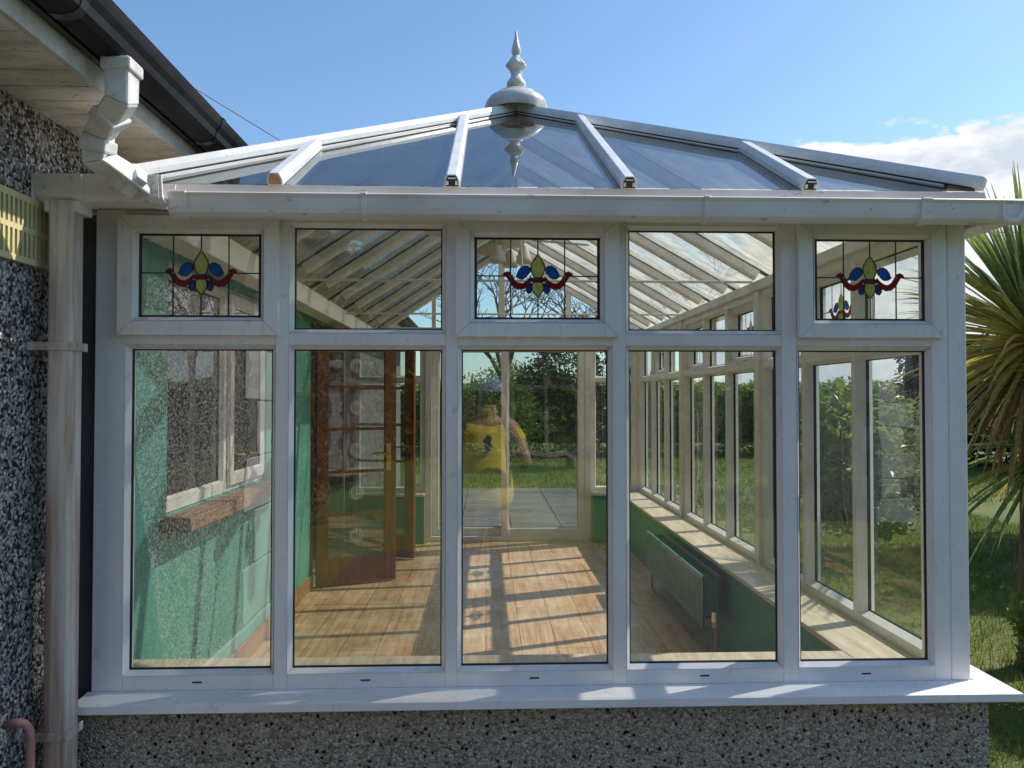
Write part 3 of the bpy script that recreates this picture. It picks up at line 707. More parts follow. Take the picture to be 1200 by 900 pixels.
# stub gutter above the downpipe
g3 = MB(); gp3 = [(0, .075), (0, .012), (.015, 0), (.05, -.004), (.085, 0), (.10, .014), (.103, .05), (.108, .075), (.1, .075), (.09, .02), (.02, .01), (.008, .075)]
g3.sweep(gp3, (-1.299, -.0735, 2.118), (-.931, -.0735, 2.118), (0, -1, 0), (0, 0, 1)); g3.box(-1.299, -1.293, -.178, -.075, 2.122, 2.192)
g3.box(-1.262, -1.165, -.176, -.10, 2.085, 2.117)
o = g3.build('gutter', 'gutter', house, bevel=.002)
for x in (-1.17, -.955): c = MB(); c.sweep([(u * 1.05 - .001, w * 1.04 - .004) for u, w in gp3], (x - .016, -.0735, 2.118), (x + .016, -.0735, 2.118), (0, -1, 0), (0, 0, 1)); c.build('gutter_bracket', 'gutter', o, bevel=.001)
# swan neck from the house gutter
pts = [V((-.945, -.385, 2.43)), V((-.945, -.385, 2.325)), V((-1.045, -.30, 2.265)), V((-1.055, -.29, 2.205)), V((-.985, -.165, 2.155))]
def sqbend(pts, w, h):
    mb = MB(); n = len(pts); rings = []
    for k, p in enumerate(pts):
        d = ((pts[min(k + 1, n - 1)] - p).normalized() + (p - pts[max(k - 1, 0)]).normalized()).normalized()
        X = V((1, 0, 0)); X = (X - d * X.dot(d)); X = X.normalized() if X.length > .2 else V((0, 0, -1)); Y = d.cross(X).normalized()
        rings.append([p + X * a + Y * b for a, b in ((-w / 2, -h / 2), (w / 2, -h / 2), (w / 2, h / 2), (-w / 2, h / 2))])
    for k in range(n - 1):
        mb.hexa(rings[k] + rings[k + 1])
    return mb
mb = sqbend(pts, .064, .066)
mb.box(-.984, -.906, -.424, -.346, 2.392, 2.425)
for a, b, t in ((1, 2, .5), (2, 3, .5), (3, 4, .72)):
    c = pts[a].lerp(pts[b], t); d = (pts[b] - pts[a]).normalized(); mb.bar(c - d * .018, c + d * .018, .072, .074, 0, (0, 1, .3))
mb.build('swan_neck_pipe', 'swan', house, bevel=.006)
# air vent
vt = MB(); vy0, vy1, vz0, vz1 = -.52, -.085, 1.928, 2.118; vx = WX + .016
rows = [(1.945, 2.015), (2.030, 2.100)]
vt.box(WX, vx, vy0, vy1, vz0, rows[0][0]); vt.box(WX, vx, vy0, vy1, rows[0][1], rows[1][0]); vt.box(WX, vx, vy0, vy1, rows[1][1], vz1)
y = vy0 + .0
sl = .0175
while y < vy1 - .01:
    for (a, b) in rows: vt.box(WX, vx, y, min(y + sl * .55, vy1), a, b)
    y += sl * 1.15
for (a, b) in rows: vt.box(WX, vx, vy1 - .012, vy1, a, b)
vt.box(WX + .0002, WX + .003, vy0 + .001, vy1 - .001, vz0 + .001, vz1 - .001, 1)
vt.build('air_vent', ['cream', 'gasket'], house)
# pink pipe
mb = MB(); c = [(-1.305, -.245, .665), (-1.275, -.242, .668), (-1.258, -.238, .662), (-1.248, -.235, .645), (-1.245, -.235, .62), (-1.245, -.235, .3), (-1.245, -.235, -.02)]
mb.tube(c, .0115, 12); mb.build('overflow_pipe', 'copper', house, smooth=True)

# ------------------------------------------------------------ floor, radiator, fan
mb = MB(); mb.box(-1.249, 1.284, .236, YB - .0, .10, .2); tag(mb.build('floor', 'floorwood'), kind='structure')
rad = thing('radiator', 'dark green panel radiator fixed under the right window board inside the conservatory', 'radiator', (1.2, 2.2, .35))
def panelmesh(x, s):
    mb = MB(); y0, y1, z0, z1 = 1.56, 2.92, .355, .61; n = 40; pr = []
    nn = int((y1 - y0) / .034)
    for k in range(nn + 1):
        y = y0 + (y1 - y0) * k / nn
        pr += [(y, 0)] if k in (0, nn) else [(y - .008, 0), (y - .004, .007), (y + .004, .007), (y + .008, 0)]
    rows = [(z0, 0), (z0 + .018, 1), (z0 + .035, 1), (z1 - .035, 1), (z1 - .018, 1), (z1, 0)]
    def depth(i, dd): return dd
    g = []
    for zi, (z, _) in enumerate(rows):
        g.append([(x + s * (0 if zi in (2, 3) and False else (dd if 1 < zi < 4 else 0)), y, z) for y, dd in pr])
    for i in range(len(rows) - 1):
        for j in range(len(pr) - 1): mb.face([g[i][j], g[i][j + 1], g[i + 1][j + 1], g[i + 1][j]])
    mb.box(x + .0085 * 1, x + .010, y0, y1, z0, z1)
    return mb
mb = panelmesh(1.140, 1); mb.box(1.1365, 1.152, 1.56, 2.92, .604, .616); mb.box(1.1365, 1.152, 1.56, 2.92, .350, .360); mb.build('front_panel', 'radiator', rad, fixn=True)
mb = panelmesh(1.225, 1); mb.box(1.2215, 1.237, 1.56, 2.92, .604, .616); mb.build('back_panel', 'radiator', rad)
mb = MB()
y = 1.60
while y < 2.9: mb.box(1.152, 1.222, y, y + .0015, .38, .59); y += .022
mb.build('convector_fins', 'radiator', rad)
mb = MB(); 
for y in (1.57, 2.90): mb.box(1.1525, 1.2205, y - .006, y + .006, .36, .39)
mb.tube([(1.187, 1.56, .375), (1.187, 1.50, .375), (1.187, 1.49, .36), (1.187, 1.49, .2)], .0085, 10); mb.tube([(1.187, 2.92, .375), (1.187, 2.96, .375), (1.187, 2.97, .36), (1.187, 2.97, .2)], .0085, 10)
mb.build('pipe', 'copper', rad)
mb = MB(); mb.tube([(1.187, 1.49, .37), (1.187, 1.49, .40), (1.187, 1.49, .45)], [.018, .022, .019], 14); mb.build('valve', 'chrome', rad)
for yy in (1.9, 2.6):
    mb = MB(); mb.box(1.2375, 1.284, yy - .015, yy + .015, .4, .58); mb.build('bracket', 'radiator', rad)

fan = thing('ceiling_fan', 'pale ceiling fan with four rounded blades hanging from the roof ridge', 'ceiling fan', (.151, 2.2, 2.5))
mb = MB(); mb.tube([(.151, 2.2, 2.93), (.151, 2.2, 2.60)], .013, 12); mb.build('rod', 'upvc_in', fan)
mb = MB(); mb.lathe((.151, 2.2, 2.925), [(.05, 0), (.048, -.025), (.02, -.05), (0, -.05)], 24); mb.lathe((.151, 2.2, 2.48), [(0, .14), (.03, .135), (.055, .12), (.095, .10), (.10, .05), (.085, .02), (.05, 0), (0, 0)], 28); mb.build('motor', 'upvc_in', fan, smooth=True)
for k in range(4):
    a = R(20 + 90 * k); U = V((math.cos(a), math.sin(a), 0)); W_ = V((-math.sin(a), math.cos(a), .18)).normalized(); c0 = V((.151, 2.2, 2.53)); mb = MB()
    out = [(.16, -.035), (.25, -.055), (.42, -.068), (.50, -.055), (.535, -.02), (.535, .02), (.50, .055), (.42, .068), (.25, .055), (.16, .035)]
    mb.sweep([(u, w) for u, w in out], c0, c0 + V((0, 0, .008)), U, W_); mb.bar(c0 + U * .09 + V((0, 0, .01)), c0 + U * .2 + V((0, 0, .012)), .03, .006)
    mb.build('blade', 'fanwood', fan)
mb = MB()
for k in range(3):
    a = R(90 + 120 * k); c = V((.151 + .09 * math.cos(a), 2.2 + .09 * math.sin(a), 2.45)); mb.lathe(c, [(.018, .03), (.03, .0), (.045, -.05), (.05, -.075), (.047, -.075), (.04, -.05), (.0, -.0)], 20)
mb.build('lamp_shade', 'upvc_in', fan, smooth=True)

# ------------------------------------------------------------ ground, planting
m, nt, N, L, out = mat('lawn_ground')
p = N('ShaderNodeBsdfPrincipled'); L(p.outputs[0], out.inputs[0]); v = coords(N, L)
n1 = noise_t(N, L, v, .7, 5); n2 = noise_t(N, L, v, 35, 4, .7)
c = mix(N, L, ramp(N, L, n1.outputs['Fac'], [(.35, 0), (.65, 1)]), (.10, .16, .02), (.19, .21, .04))
c = mix(N, L, .7, c, ramp(N, L, n2.outputs['Fac'], [(.3, .3), (.7, 1.0)]), 'MULTIPLY')
L(c, p.inputs['Base Color']); p.inputs['Roughness'].default_value = .8; L(bump(N, L, n2.outputs['Fac'], .8, .03), p.inputs['Normal']); M['lawn'] = m
mb = MB(); S = 250; mb.face([(-S, -S, 0), (S, -S, 0), (S, S, 0), (-S, S, 0)]); tag(mb.build('lawn', 'lawn', fixn=False), kind='structure')
mb = MB()
for i in range(9):
    for j in range(9):
        x, y = -3.3 + i * .6, 4.9 + j * .6
        if x > 1.4: continue
        mb.box(x + .004, x + .594, y + .004, y + .594, .0, .035 + random.uniform(0, .003))
tag(mb.build('patio', 'slab', bevel=.004), kind='structure')
M['gravel'] = roughcast('fine_gravel', 130, [(0, (.08, .075, .065)), (.3, (.12, .11, .09)), (.6, (.16, .145, .12)), (.9, (.22, .20, .17))], hole=(.04, .04, .035))
mb = MB(); mb.box(-1.27, 2.2, -5.2, -.04, -.02, .02); tag(mb.build('gravel_path', 'gravel'), kind='structure')

M['grass'] = leafmat('grass_blade', (.09, .16, .015), (.24, .28, .05), .6, .4, 1.0)
def grass(n, region, h, w, lab, name='grass'):
    vs, fs = [], []
    for k in range(n):
        x = random.uniform(region[0], region[1]); y = random.uniform(region[2], region[3])
        if noise.noise(V((x * .9, y * .9, 0))) < -.35 and random.random() < .6: continue
        a = random.uniform(0, 6.283); hh = h * random.uniform(.5, 1.3); le = hh * random.uniform(.2, .8); b = random.uniform(0, 6.283)
        dx, dy_ = math.cos(a) * w / 2, math.sin(a) * w / 2; i = len(vs)
        vs += [(x - dx, y - dy_, 0), (x + dx, y + dy_, 0), (x + dx * .6 + math.cos(b) * le * .4, y + dy_ * .6 + math.sin(b) * le * .4, hh * .6), (x - dx * .6 + math.cos(b) * le * .4, y - dy_ * .6 + math.sin(b) * le * .4, hh * .6), (x + math.cos(b) * le, y + math.sin(b) * le, hh)]
        fs += [(i, i + 1, i + 2, i + 3), (i + 3, i + 2, i + 4)]
    me = bpy.data.meshes.new(name); me.from_pydata(vs, [], fs); me.materials.append(M['grass'])
    o = bpy.data.objects.new(name, me); col.objects.link(o); return tag(o, lab, 'grass', kind='stuff')
grass(80000, (1.66, 6.5, -.5, 8.5), .05, .006, 'short green and dry grass beside the right wall of the conservatory')
grass(32000, (1.66, 13, 8.5, 17), .06, .014, 'sunlit grass of the far right lawn in front of the dark hedge')
grass(16000, (-5, 1.6, 10.4, 17), .06, .016, 'sunlit grass beyond the patio seen through the patio door')
grass(14000, (2.3, 8, -6.5, -.5), .05, .010, 'short grass on the lawn behind and to the right of the photographer')

M['leaf_dark'] = leafmat('dark_hedge_leaf', (.010, .022, .008), (.035, .06, .018), .5, .15)
M['leaf_mid'] = leafmat('mid_green_leaf', (.08, .14, .02), (.28, .36, .07), .45, .55)
M['leaf_laurel'] = leafmat('glossy_laurel_leaf', (.09, .16, .025), (.32, .42, .07), .38, .5)
M['leaf_brown'] = leafmat('brown_beech_leaf', (.10, .055, .035), (.26, .16, .11), .6, .3)
M['bark'] = painted('bark', (.16, .12, .085), (.05, .04, .03), .9, .9, 18, (1, 1, .3), bumpy=.9)

def leaves(n, size, fn, asp=.45):
    vs, fs = [], []
    for k in range(n):
        c = fn(); d = V((random.gauss(0, 1), random.gauss(0, 1), random.gauss(0, .8))).normalized(); e = d.orthogonal().normalized(); e = Matrix.Rotation(random.uniform(0, 6.28), 3, d) @ e
        l = size * random.uniform(.6, 1.3); w = l * asp; i = len(vs); nn = d.cross(e) * l * .12
        vs += [tuple(c - d * l / 2), tuple(c + e * w / 2 + nn), tuple(c + d * l / 2), tuple(c - e * w / 2 + nn)]; fs.append((i, i + 1, i + 2, i + 3))
    return vs, fs
def bush(name, label, loc, r, n, size, leafm, clumps=24, trunk=True, seed=0, cat='bush', group=None, base=0.0, flat=1.0):
    random.seed(seed); loc = V(loc); t = thing(name, label, cat, tuple(loc), group)
    rx, ry, rz = r; cl = []
    for k in range(clumps):
        while True:
            q = V((random.uniform(-1, 1), random.uniform(-1, 1), random.uniform(-1, 1)))
            if .25 < q.length < 1: break
        cl.append((V((q.x * rx * .8, q.y * ry * .8, base + rz + q.z * rz * .82)), random.uniform(.22, .42) * min(rx, ry, rz)))
    def fn():
        c, rr = random.choice(cl); d = V((random.gauss(0, 1), random.gauss(0, 1), random.gauss(0, 1))).normalized(); p_ = c + d * rr * random.uniform(.6, 1.1)
        p_.z = max(p_.z, .03); return p_ + loc
    vs, fs = leaves(n, size, fn); mb = MB(); mb.v = vs; mb.f = fs; mb.m = [0] * len(fs); mb.build('crown' if trunk else 'foliage', leafm, t, fixn=False)
    if trunk:
        mb = MB(); h = base + rz
        mb.tube([loc, loc + V((.03, .02, h * .4)), loc + V((.0, -.03, h))], [.05 + .03 * rz, .04 + .02 * rz, .02], 8)
        for c, rr in cl[:14]: mb.tube([loc + V((0, 0, h * random.uniform(.4, .75))), loc + c.lerp(V((0, 0, h)), .5), loc + c], [.022, .014, .006], 6)
        mb.build('trunk', 'bark', t)
    return t
# dark hedge runs along the right and far boundary
def hedge(name, label, p0, p1, h, th, n, size, leafm, seed, mats_core='leaf_dark', wob=.35):
    random.seed(seed); p0, p1 = V((*p0, 0)), V((*p1, 0)); d = p1 - p0; s = V((-d.y, d.x, 0)).normalized(); t = thing(name, label, 'hedge', tuple((p0 + p1) / 2))
    def H(u): return h * (1 + .16 * noise.noise(V((u * 9, seed, 0))) + .07 * noise.noise(V((u * 37, seed, 3))))
    def fn():
        u = random.random(); hh = H(u); side = random.random()
        bulge = 1 + wob * noise.noise(V((u * d.length * .8, random.uniform(0, 1) * 0, seed)))
        z = random.uniform(.0, 1) ** 1.15 * hh; w = random.choice((-1, 1)) * th * bulge * random.uniform(.75, 1.05) if side < .75 else random.uniform(-1, 1) * th
        if side >= .75: z = hh * random.uniform(.88, 1.05)
        w += .18 * noise.noise(V((u * d.length * 1.7, z * 1.7, seed))) * (1 if w > 0 else -1)
        return p0 + d * u + s * w + V((0, 0, z))
    vs, fs = leaves(n, size, fn); mb = MB(); mb.v = vs; mb.f = fs; mb.m = [0] * len(fs); mb.build('foliage', leafm, t, fixn=False)
    mb = MB(); k = 0; seg = 24
    for k in range(seg):
        a, b = p0 + d * (k / seg), p0 + d * ((k + 1) / seg); ha, hb = H(k / seg) * .9, H((k + 1) / seg) * .9; q = s * th * .7
        lo_ = V((0, 0, .35)); mb.hexa([a - q + lo_, b - q + lo_, b + q + lo_, a + q + lo_, a - q * .8 + V((0, 0, ha)), b - q * .8 + V((0, 0, hb)), b + q * .8 + V((0, 0, hb)), a + q * .8 + V((0, 0, ha))])
    mb.build('inner_branches', 'leaf_dark', t)
    return t
hedge('hedge', 'tall dark evergreen hedge along the right side of the lawn', (15.5, -1), (11.5, 17), 2.9, .8, 26000, .17, 'leaf_dark', 3)
hedge('hedge', 'green hedge at the far end of the garden behind the patio door', (-9, 19), (12, 18), 1.95, .9, 26000, .15, 'leaf_mid', 5)
hedge('hedge', 'long tall belt of green hedge behind the photographer', (-16, -17), (15, -18), 6.6, 1.6, 26000, .32, 'leaf_mid', 8)
bush('laurel_bush', 'bright green laurel bush on the lawn seen through the right side glass', (3.75, 4.9, 0), (.75, .75, .85), 5200, .11, 'leaf_laurel', seed=11, clumps=34)
bush('laurel_bush', 'smaller laurel bush nearer the corner of the conservatory seen through its last side window', (3.05, 1.15, 0), (.42, .42, .42), 1700, .09, 'leaf_laurel', seed=12)
bush('shrub', 'dark rounded shrub behind the palm-like tree on the right', (6.0, 4.2, 0), (1.1, 1.1, .95), 5200, .11, 'leaf_dark', seed=13)
bush('tree', 'ivy clad tree standing beyond the patio door in front of the far hedge', (1.9, 14.5, 0), (1.1, 1.1, 1.5), 9000, .11, 'leaf_dark', seed=14, clumps=40, cat='tree', base=.3)
bush('tree', 'olive green loose tree beyond the patio door to the left of the ivy clad one', (.5, 16, 0), (1.3, 1.2, 1.15), 6500, .10, 'leaf_mid', seed=15, clumps=36, cat='tree', base=.2)
bush('tree', 'round crowned tree added out of view on the right to shade the lawn behind the cordyline', (8.1, 5.0, 0), (2.3, 2.3, 1.2), 15000, .17, 'leaf_mid', seed=23, clumps=60, cat='tree', base=1.8)  # unseen tree, added only to cast shade on the right lawn
# behind the camera (these show as reflections in the panes)
bush('beech_bush', 'brown leaved beech bush reflected in the second pane', (-2.3, -6.6, 0), (1.15, .9, 1.25), 7500, .10, 'leaf_brown', seed=16, clumps=40)
bush('shrub', 'green garden shrub behind the photographer by the outbuilding', (3.3, -9.5, 0), (1.2, 1.1, 1.0), 4500, .12, 'leaf_mid', seed=17)
bush('tree', 'tall tree behind the photographer on the left', (-5.5, -12, 0), (2.4, 2.2, 2.4), 9000, .16, 'leaf_dark', seed=18, clumps=44, cat='tree', base=1.4)
bush('tree', 'tree behind the photographer on the right', (8.5, -14, 0), (2.2, 2.2, 2.2), 8000, .16, 'leaf_mid', seed=19, clumps=44, cat='tree', base=1.4)
# bare branched tree against the sky beyond the door
def bare_tree(loc, h, seed, label):
    random.seed(seed); loc = V(loc); t = thing('bare_tree', label, 'tree', tuple(loc)); tr = MB(); tw = MB()
    def grow(p, d, l, r, k):
        q = p + d * l; mid = p.lerp(q, .5) + V((random.gauss(0, .04), random.gauss(0, .04), 0)) * l
        (tr if k < 2 else tw).tube([p, mid, q], [r, r * .85, r * .68], 6 if k < 2 else 4)
        if k > 5 or r < .004: return
        for _ in range(random.choice((2, 3)) if k else 4):
            nd = (d + V((random.gauss(0, .5), random.gauss(0, .5), random.gauss(.12, .3)))).normalized(); grow(q, nd, l * random.uniform(.62, .85), r * .64, k + 1)
    grow(loc, V((0, 0, 1)), h * .28, h * .025, 0); tr.build('trunk', 'bark', t, fixn=False); tw.build('branches', 'bark', t, fixn=False)
bare_tree((.7, 22, 0), 6.5, 31, 'leafless tree rising above the far hedge straight behind the patio door')
bare_tree((5.2, 21, 0), 6.5, 33, 'leafless tree rising above the far hedge to the right')


# cordyline
M['cord_green'] = leafmat('cordyline_green', (.12, .19, .05), (.34, .40, .13), .4, .4, 3)
M['cord_olive'] = leafmat('cordyline_olive', (.30, .26, .05), (.60, .50, .14), .45, .45, 3)
M['cord_dead'] = leafmat('cordyline_dead', (.22, .15, .06), (.45, .34, .15), .7, .3, 3)
def cordyline(loc):
    random.seed(42); loc = V(loc); t = thing('cordyline_tree', 'spiky palm-like cordyline with yellowing lower leaves beside the right corner', 'tree', tuple(loc))
    mb = MB(); mb.tube([loc + V((0, 0, -.03)), loc + V((.01, 0, .06)), loc + V((-.01, 0, .3)), loc + V((.02, .02, .9)), loc + V((.0, .0, 1.5)), loc + V((.02, 0, 1.95))], [.125, .10, .085, .078, .075, .06], 16)
    mb.tube([loc + V((0, 0, 1.2)), loc + V((.2, -.05, 1.45)), loc + V((.30, -.08, 1.75))], [.06, .055, .045], 12)
    o = mb.build('trunk', 'bark', t, smooth=True)
    heads = [(loc + V((.0, 0, 1.98)), 500, .82, .95), (loc + V((.30, -.08, 1.78)), 170, .7, .9), (loc + V((-.02, -.03, 1.32)), 60, .66, .2)]
    lay = {'cord_green': MB(), 'cord_olive': MB(), 'cord_dead': MB()}
    for hc, n, ln, up_ in heads:
        for k in range(n):
            az = random.uniform(0, 6.283); t_ = (k + random.random()) / n   # 0 top .. 1 bottom
            el = R(88 - t_ * (150 if up_ > .5 else 70) - (0 if up_ > .5 else 75)) + random.gauss(0, .08)
            d = V((math.cos(az) * math.cos(el), math.sin(az) * math.cos(el), math.sin(el))); l = ln * random.uniform(.75, 1.15); w = random.uniform(.024, .036)
            side = d.cross(V((0, 0, 1))); side = side.normalized() if side.length > .05 else V((1, 0, 0))
            side = Matrix.Rotation(random.gauss(0, .5), 3, d) @ side
            droop = (.12 + .55 * t_ + random.uniform(0, .35)) * (1 if up_ > .5 else 1.2)
            mk = 'cord_green' if t_ < .42 - random.random() * .15 else ('cord_olive' if t_ < .84 else 'cord_dead')
            if up_ < .5: mk = random.choice(('cord_green', 'cord_olive', 'cord_green'))
            mb = lay[mk]; p = hc + d * .03 + V((0, 0, -.16 * t_)); dd = d.copy(); prev = None; ns = 7
            for s_ in range(ns + 1):
                f = s_ / ns; ww = w * (0.55 + 1.2 * f * (1 - f) * 1.6) * (1 - f ** 3) * .5 + .0008; sg = dd.cross(side).normalized() * ww * .45
                cur = (p - side * ww + sg, p, p + side * ww + sg)
                if prev: mb.face([prev[0], prev[1], cur[1], cur[0]]); mb.face([prev[1], prev[2], cur[2], cur[1]])
                prev = cur; p = p + dd * l / ns; dd = (dd + V((0, 0, -droop * 2.2 * f / ns))).normalized()
    for k, mb in lay.items():
        nm = {'cord_green': 'green_leaves', 'cord_olive': 'yellow_leaves', 'cord_dead': 'withered_leaves'}[k]
        mb.build(nm, k, t, fixn=False)
cordyline((3.16, 1.85, 0))

# outbuilding behind the camera (reflected on the right)
ob = thing('outbuilding', 'small pebbledashed outbuilding with white corner stones behind the photographer', 'outbuilding', (7, -7, 0))
mb = MB(); mb.box(4.9, 9.0, -10.2, -6.7, 0, 2.25); mb.build('pebbledash_wall', 'rough_house', ob)
mb = MB(); z = .0; k = 0
while z < 2.1:
    L_ = .42 if k % 2 == 0 else .24; mb.box(4.888, 4.9 + L_, -6.7, -6.688, z + .004, z + .292); mb.box(4.888, 4.9, -6.688 - (.66 - L_), -6.7, z + .004, z + .292); z += .3; k += 1
mb.build('quoin_stones', 'quoin', ob, bevel=.006)
mb = MB(); mb.box(4.7, 9.2, -10.4, -6.5, 2.251, 2.40); mb.build('flat_roof', 'fascia', ob, bevel=.01)
mb = MB(); mb.box(6.6, 7.5, -6.7, -6.66, .05, 2.0); d_ = mb.build('door', 'oak', ob, bevel=.006)
mb = MB(); mb.tube([(6.7, -6.66, 1.02), (6.7, -6.61, 1.02), (6.8, -6.61, 1.02)], .009, 8); mb.build('handle', 'chrome', d_)

for o_ in list(scene.objects):
    if o_.parent is None:
        b_ = o_.name.split('.')[0]
        g_ = {'laurel_bush': 'laurel bushes on the right lawn', 'bare_tree': 'leafless trees beyond the far hedge', 'hedge': 'hedges round the garden', 'shrub': 'rounded garden shrubs'}.get(b_)
        if g_: o_['group'] = g_
# overhead cables
def cable(name, a, b, sag, r, label):
    a, b = V(a), V(b); pts = [a.lerp(b, k / 20) - V((0, 0, sag * 4 * (k / 20) * (1 - k / 20))) for k in range(21)]; mb = MB(); mb.tube(pts, r, 5); tag(mb.build(name, 'gasket'), label, 'cable')
cable('overhead_cable', (-20.4, -21, 11.2), (2.4, 24, 4.9), .3, .008, 'thin dark overhead cable crossing the sky above the left roof slope')
cable('overhead_cable', (8, 13, 5.05), (26, 16, 6.9), .3, .010, 'thin overhead cable low in the cloudy sky at the right')

# ------------------------------------------------------------ photographer
M['skin'] = painted('skin', (.48, .27, .18), (.42, .2, .13), .45, .4, 12)
M['shirt'] = painted('yellow_cotton', (.92, .72, .08), (.85, .62, .05), .8, .5, 8, bumpy=.3)
M['jeans'] = painted('blue_denim', (.045, .06, .10), (.09, .11, .15), .85, .7, 25)
M['cap'] = painted('blue_cap_cloth', (.10, .14, .30), (.5, .52, .6), .8, .6, 9)
M['hair'] = painted('dark_hair', (.02, .014, .01), None, .6)
M['shoe'] = painted('dark_shoe', (.04, .04, .04), None, .5)
PY = -2.70
per = thing('person', 'person in yellow shirt, jeans and blue cap holding up a phone facing the conservatory', 'person', (0, PY, 0))
def skinobj(name, verts, edges, radii, m, sub=2, root=0):
    o0 = WORLD[per.name]; me = bpy.data.meshes.new(name); me.from_pydata([(v[0], v[1] + PY - o0.y, v[2]) for v in verts], edges, []); me.materials.append(M[m])
    o = bpy.data.objects.new(name, me); col.objects.link(o); o.parent = per; WORLD[o.name] = o0
    bm = bmesh.new(); bm.from_mesh(me); sl = bm.verts.layers.skin.verify(); bm.verts.ensure_lookup_table()
    for i, r in enumerate(radii):
        bm.verts[i][sl].radius = r if hasattr(r, '__len__') else (r, r); bm.verts[i][sl].use_root = (i == root)
    bm.to_mesh(me); bm.free()
    k = o.modifiers.new('skin', 'SKIN'); k.use_smooth_shade = True; k.branch_smoothing = .6
    s = o.modifiers.new('sub', 'SUBSURF'); s.levels = sub; s.render_levels = sub
    return o
v = [(0, 0, .88), (0, .0, 1.10), (0, 0, 1.28), (0, -.01, 1.38), (0, 0, 1.44), (0, .02, 1.50), (0, .02, 1.58), (0, .01, 1.66)]
r = [(.11, .08), (.125, .088), (.15, .10), (.11, .08), (.052, .055), (.062, .075), (.078, .095), (.05, .06)]
e = [(i, i + 1) for i in range(7)]
def chain(start, pts, rs):
    prev = start
    for p_, q in zip(pts, rs): v.append(p_); r.append(q); e.append((prev, len(v) - 1)); prev = len(v) - 1
    return prev
for s in (1, -1):
    hand = chain(3, [(s * .17, -.01, 1.375), (s * .235, .06, 1.22), (s * .27, .13, 1.10), (s * .19, .22, 1.27), (s * .115, .285, 1.44), (s * .10, .30, 1.50)], [.055, .045, .042, .036, .026, (.03, .02)])
    for f_, (dx, dz_) in enumerate(((.0, .05), (.0, .032), (.0, .014), (.0, -.004))):
        chain(hand, [(s * .10, .315, 1.50 + dz_), (s * .085, .335, 1.515 + dz_ * .9), (s * .066, .338, 1.52 + dz_ * .9)], [.010, .009, .008])
    chain(hand, [(s * .085, .30, 1.49), (s * .065, .305, 1.505)], [.011, .009])
    chain(0, [(s * .095, 0, .86), (s * .11, .01, .50), (s * .115, -.01, .13), (s * .115, .0, .07)], [.09, .058, .042, .045])
skinobj('body', v, e, r, 'skin')
# face details
fm = MB(); fc = (0, PY + .02, 1.56)
hd = MB()
for s in (1, -1):
    hd.lathe((s * .082, PY + .015, 1.555), [(.0, .03), (.012, .025), (.016, 0), (.012, -.022), (0, -.03)], 10); hd.build('ear', 'skin', per, smooth=True); hd = MB()
hd.tube([(0, PY + .105, 1.58), (0, PY + .128, 1.545), (0, PY + .112, 1.535)], [.008, .014, .010], 8)
hd.build('nose', 'skin', per, smooth=True)
hd = MB(); hd.box(-.065, .065, PY + .112, PY + .118, 1.565, 1.592); hd.build('sunglasses', 'gasket', per, bevel=.003)
hd = MB(); hd.tube([(-.024, PY + .107, 1.507), (0, PY + .112, 1.505), (.024, PY + .107, 1.507)], .004, 6); hd.build('mouth', 'copper', per)
hd = MB(); hd.lathe((0, PY + .012, 1.60), [(.098, -.01), (.100, .02), (.094, .055), (.07, .085), (.035, .1), (0, .103)], 28)
hd.sweep([(-.075, 0), (-.07, .05), (-.04, .085), (0, .095), (.04, .085), (.07, .05), (.075, 0)], (0, PY + .085, 1.605), (0, PY + .085, 1.612), (1, 0, 0), (0, 1, -.15)); hd.build('cap', 'cap', per, smooth=False)
hd = MB(); hd.lathe((0, PY - .0, 1.55), [(.086, -.03), (.094, .0), (.096, .045), (.08, .05)], 24)
hd.v = [(x, min(y, PY + .03), z) for x, y, z in hd.v]; hd.build('hair', 'hair', per, smooth=True)
v = [(0, 0, .775), (0, 0, .94), (0, 0, 1.12), (0, 0, 1.27), (0, -.01, 1.36), (0, 0, 1.415)]; r = [(.205, .155), (.200, .150), (.182, .132), (.182, .125), (.135, .095), (.07, .066)]; e = [(i, i + 1) for i in range(5)]
for s in (1, -1): chain(4, [(s * .155, -.005, 1.365), (s * .20, .02, 1.30), (s * .238, .062, 1.21)], [.062, .058, .060])
skinobj('t_shirt', v, e, r, 'shirt')
for pts in ([(0, 1.31), (.03, 1.28), (.018, 1.25), (.04, 1.22), (.012, 1.19), (-.012, 1.19), (-.035, 1.21), (-.02, 1.24), (-.034, 1.27), (-.014, 1.29)],):
    sh = MB(); sh.sweep([(x, z) for x, z in pts], (0, PY + .122, 0), (0, PY + .1265, 0), (1, 0, 0), (0, 0, 1)); sh.build('shirt_print', 'jeans', per)
v = [(0, 0, .90), (0, 0, .82)]; r = [(.125, .095), (.15, .11)]; e = [(0, 1)]
for s in (1, -1): chain(1, [(s * .085, 0, .74), (s * .108, .012, .50), (s * .115, -.01, .12)], [.098, .075, .065])
skinobj('jeans', v, e, r, 'jeans')
for s in (1, -1):
    sh = MB(); x = s * .115; sh.tube([(x, PY - .06, .07), (x, PY + .0, .085), (x, PY + .10, .075), (x, PY + .19, .065)], [.035, .048, .042, .028], 12); sh.build('shoe', 'shoe', per, smooth=True)
ph = MB(); ph.box(-.078, .078, -2.372, -2.362, 1.512, 1.588); tag(ph.build('phone', 'black', bevel=.003), 'black phone held up sideways in front of the face of the person in yellow', 'phone')

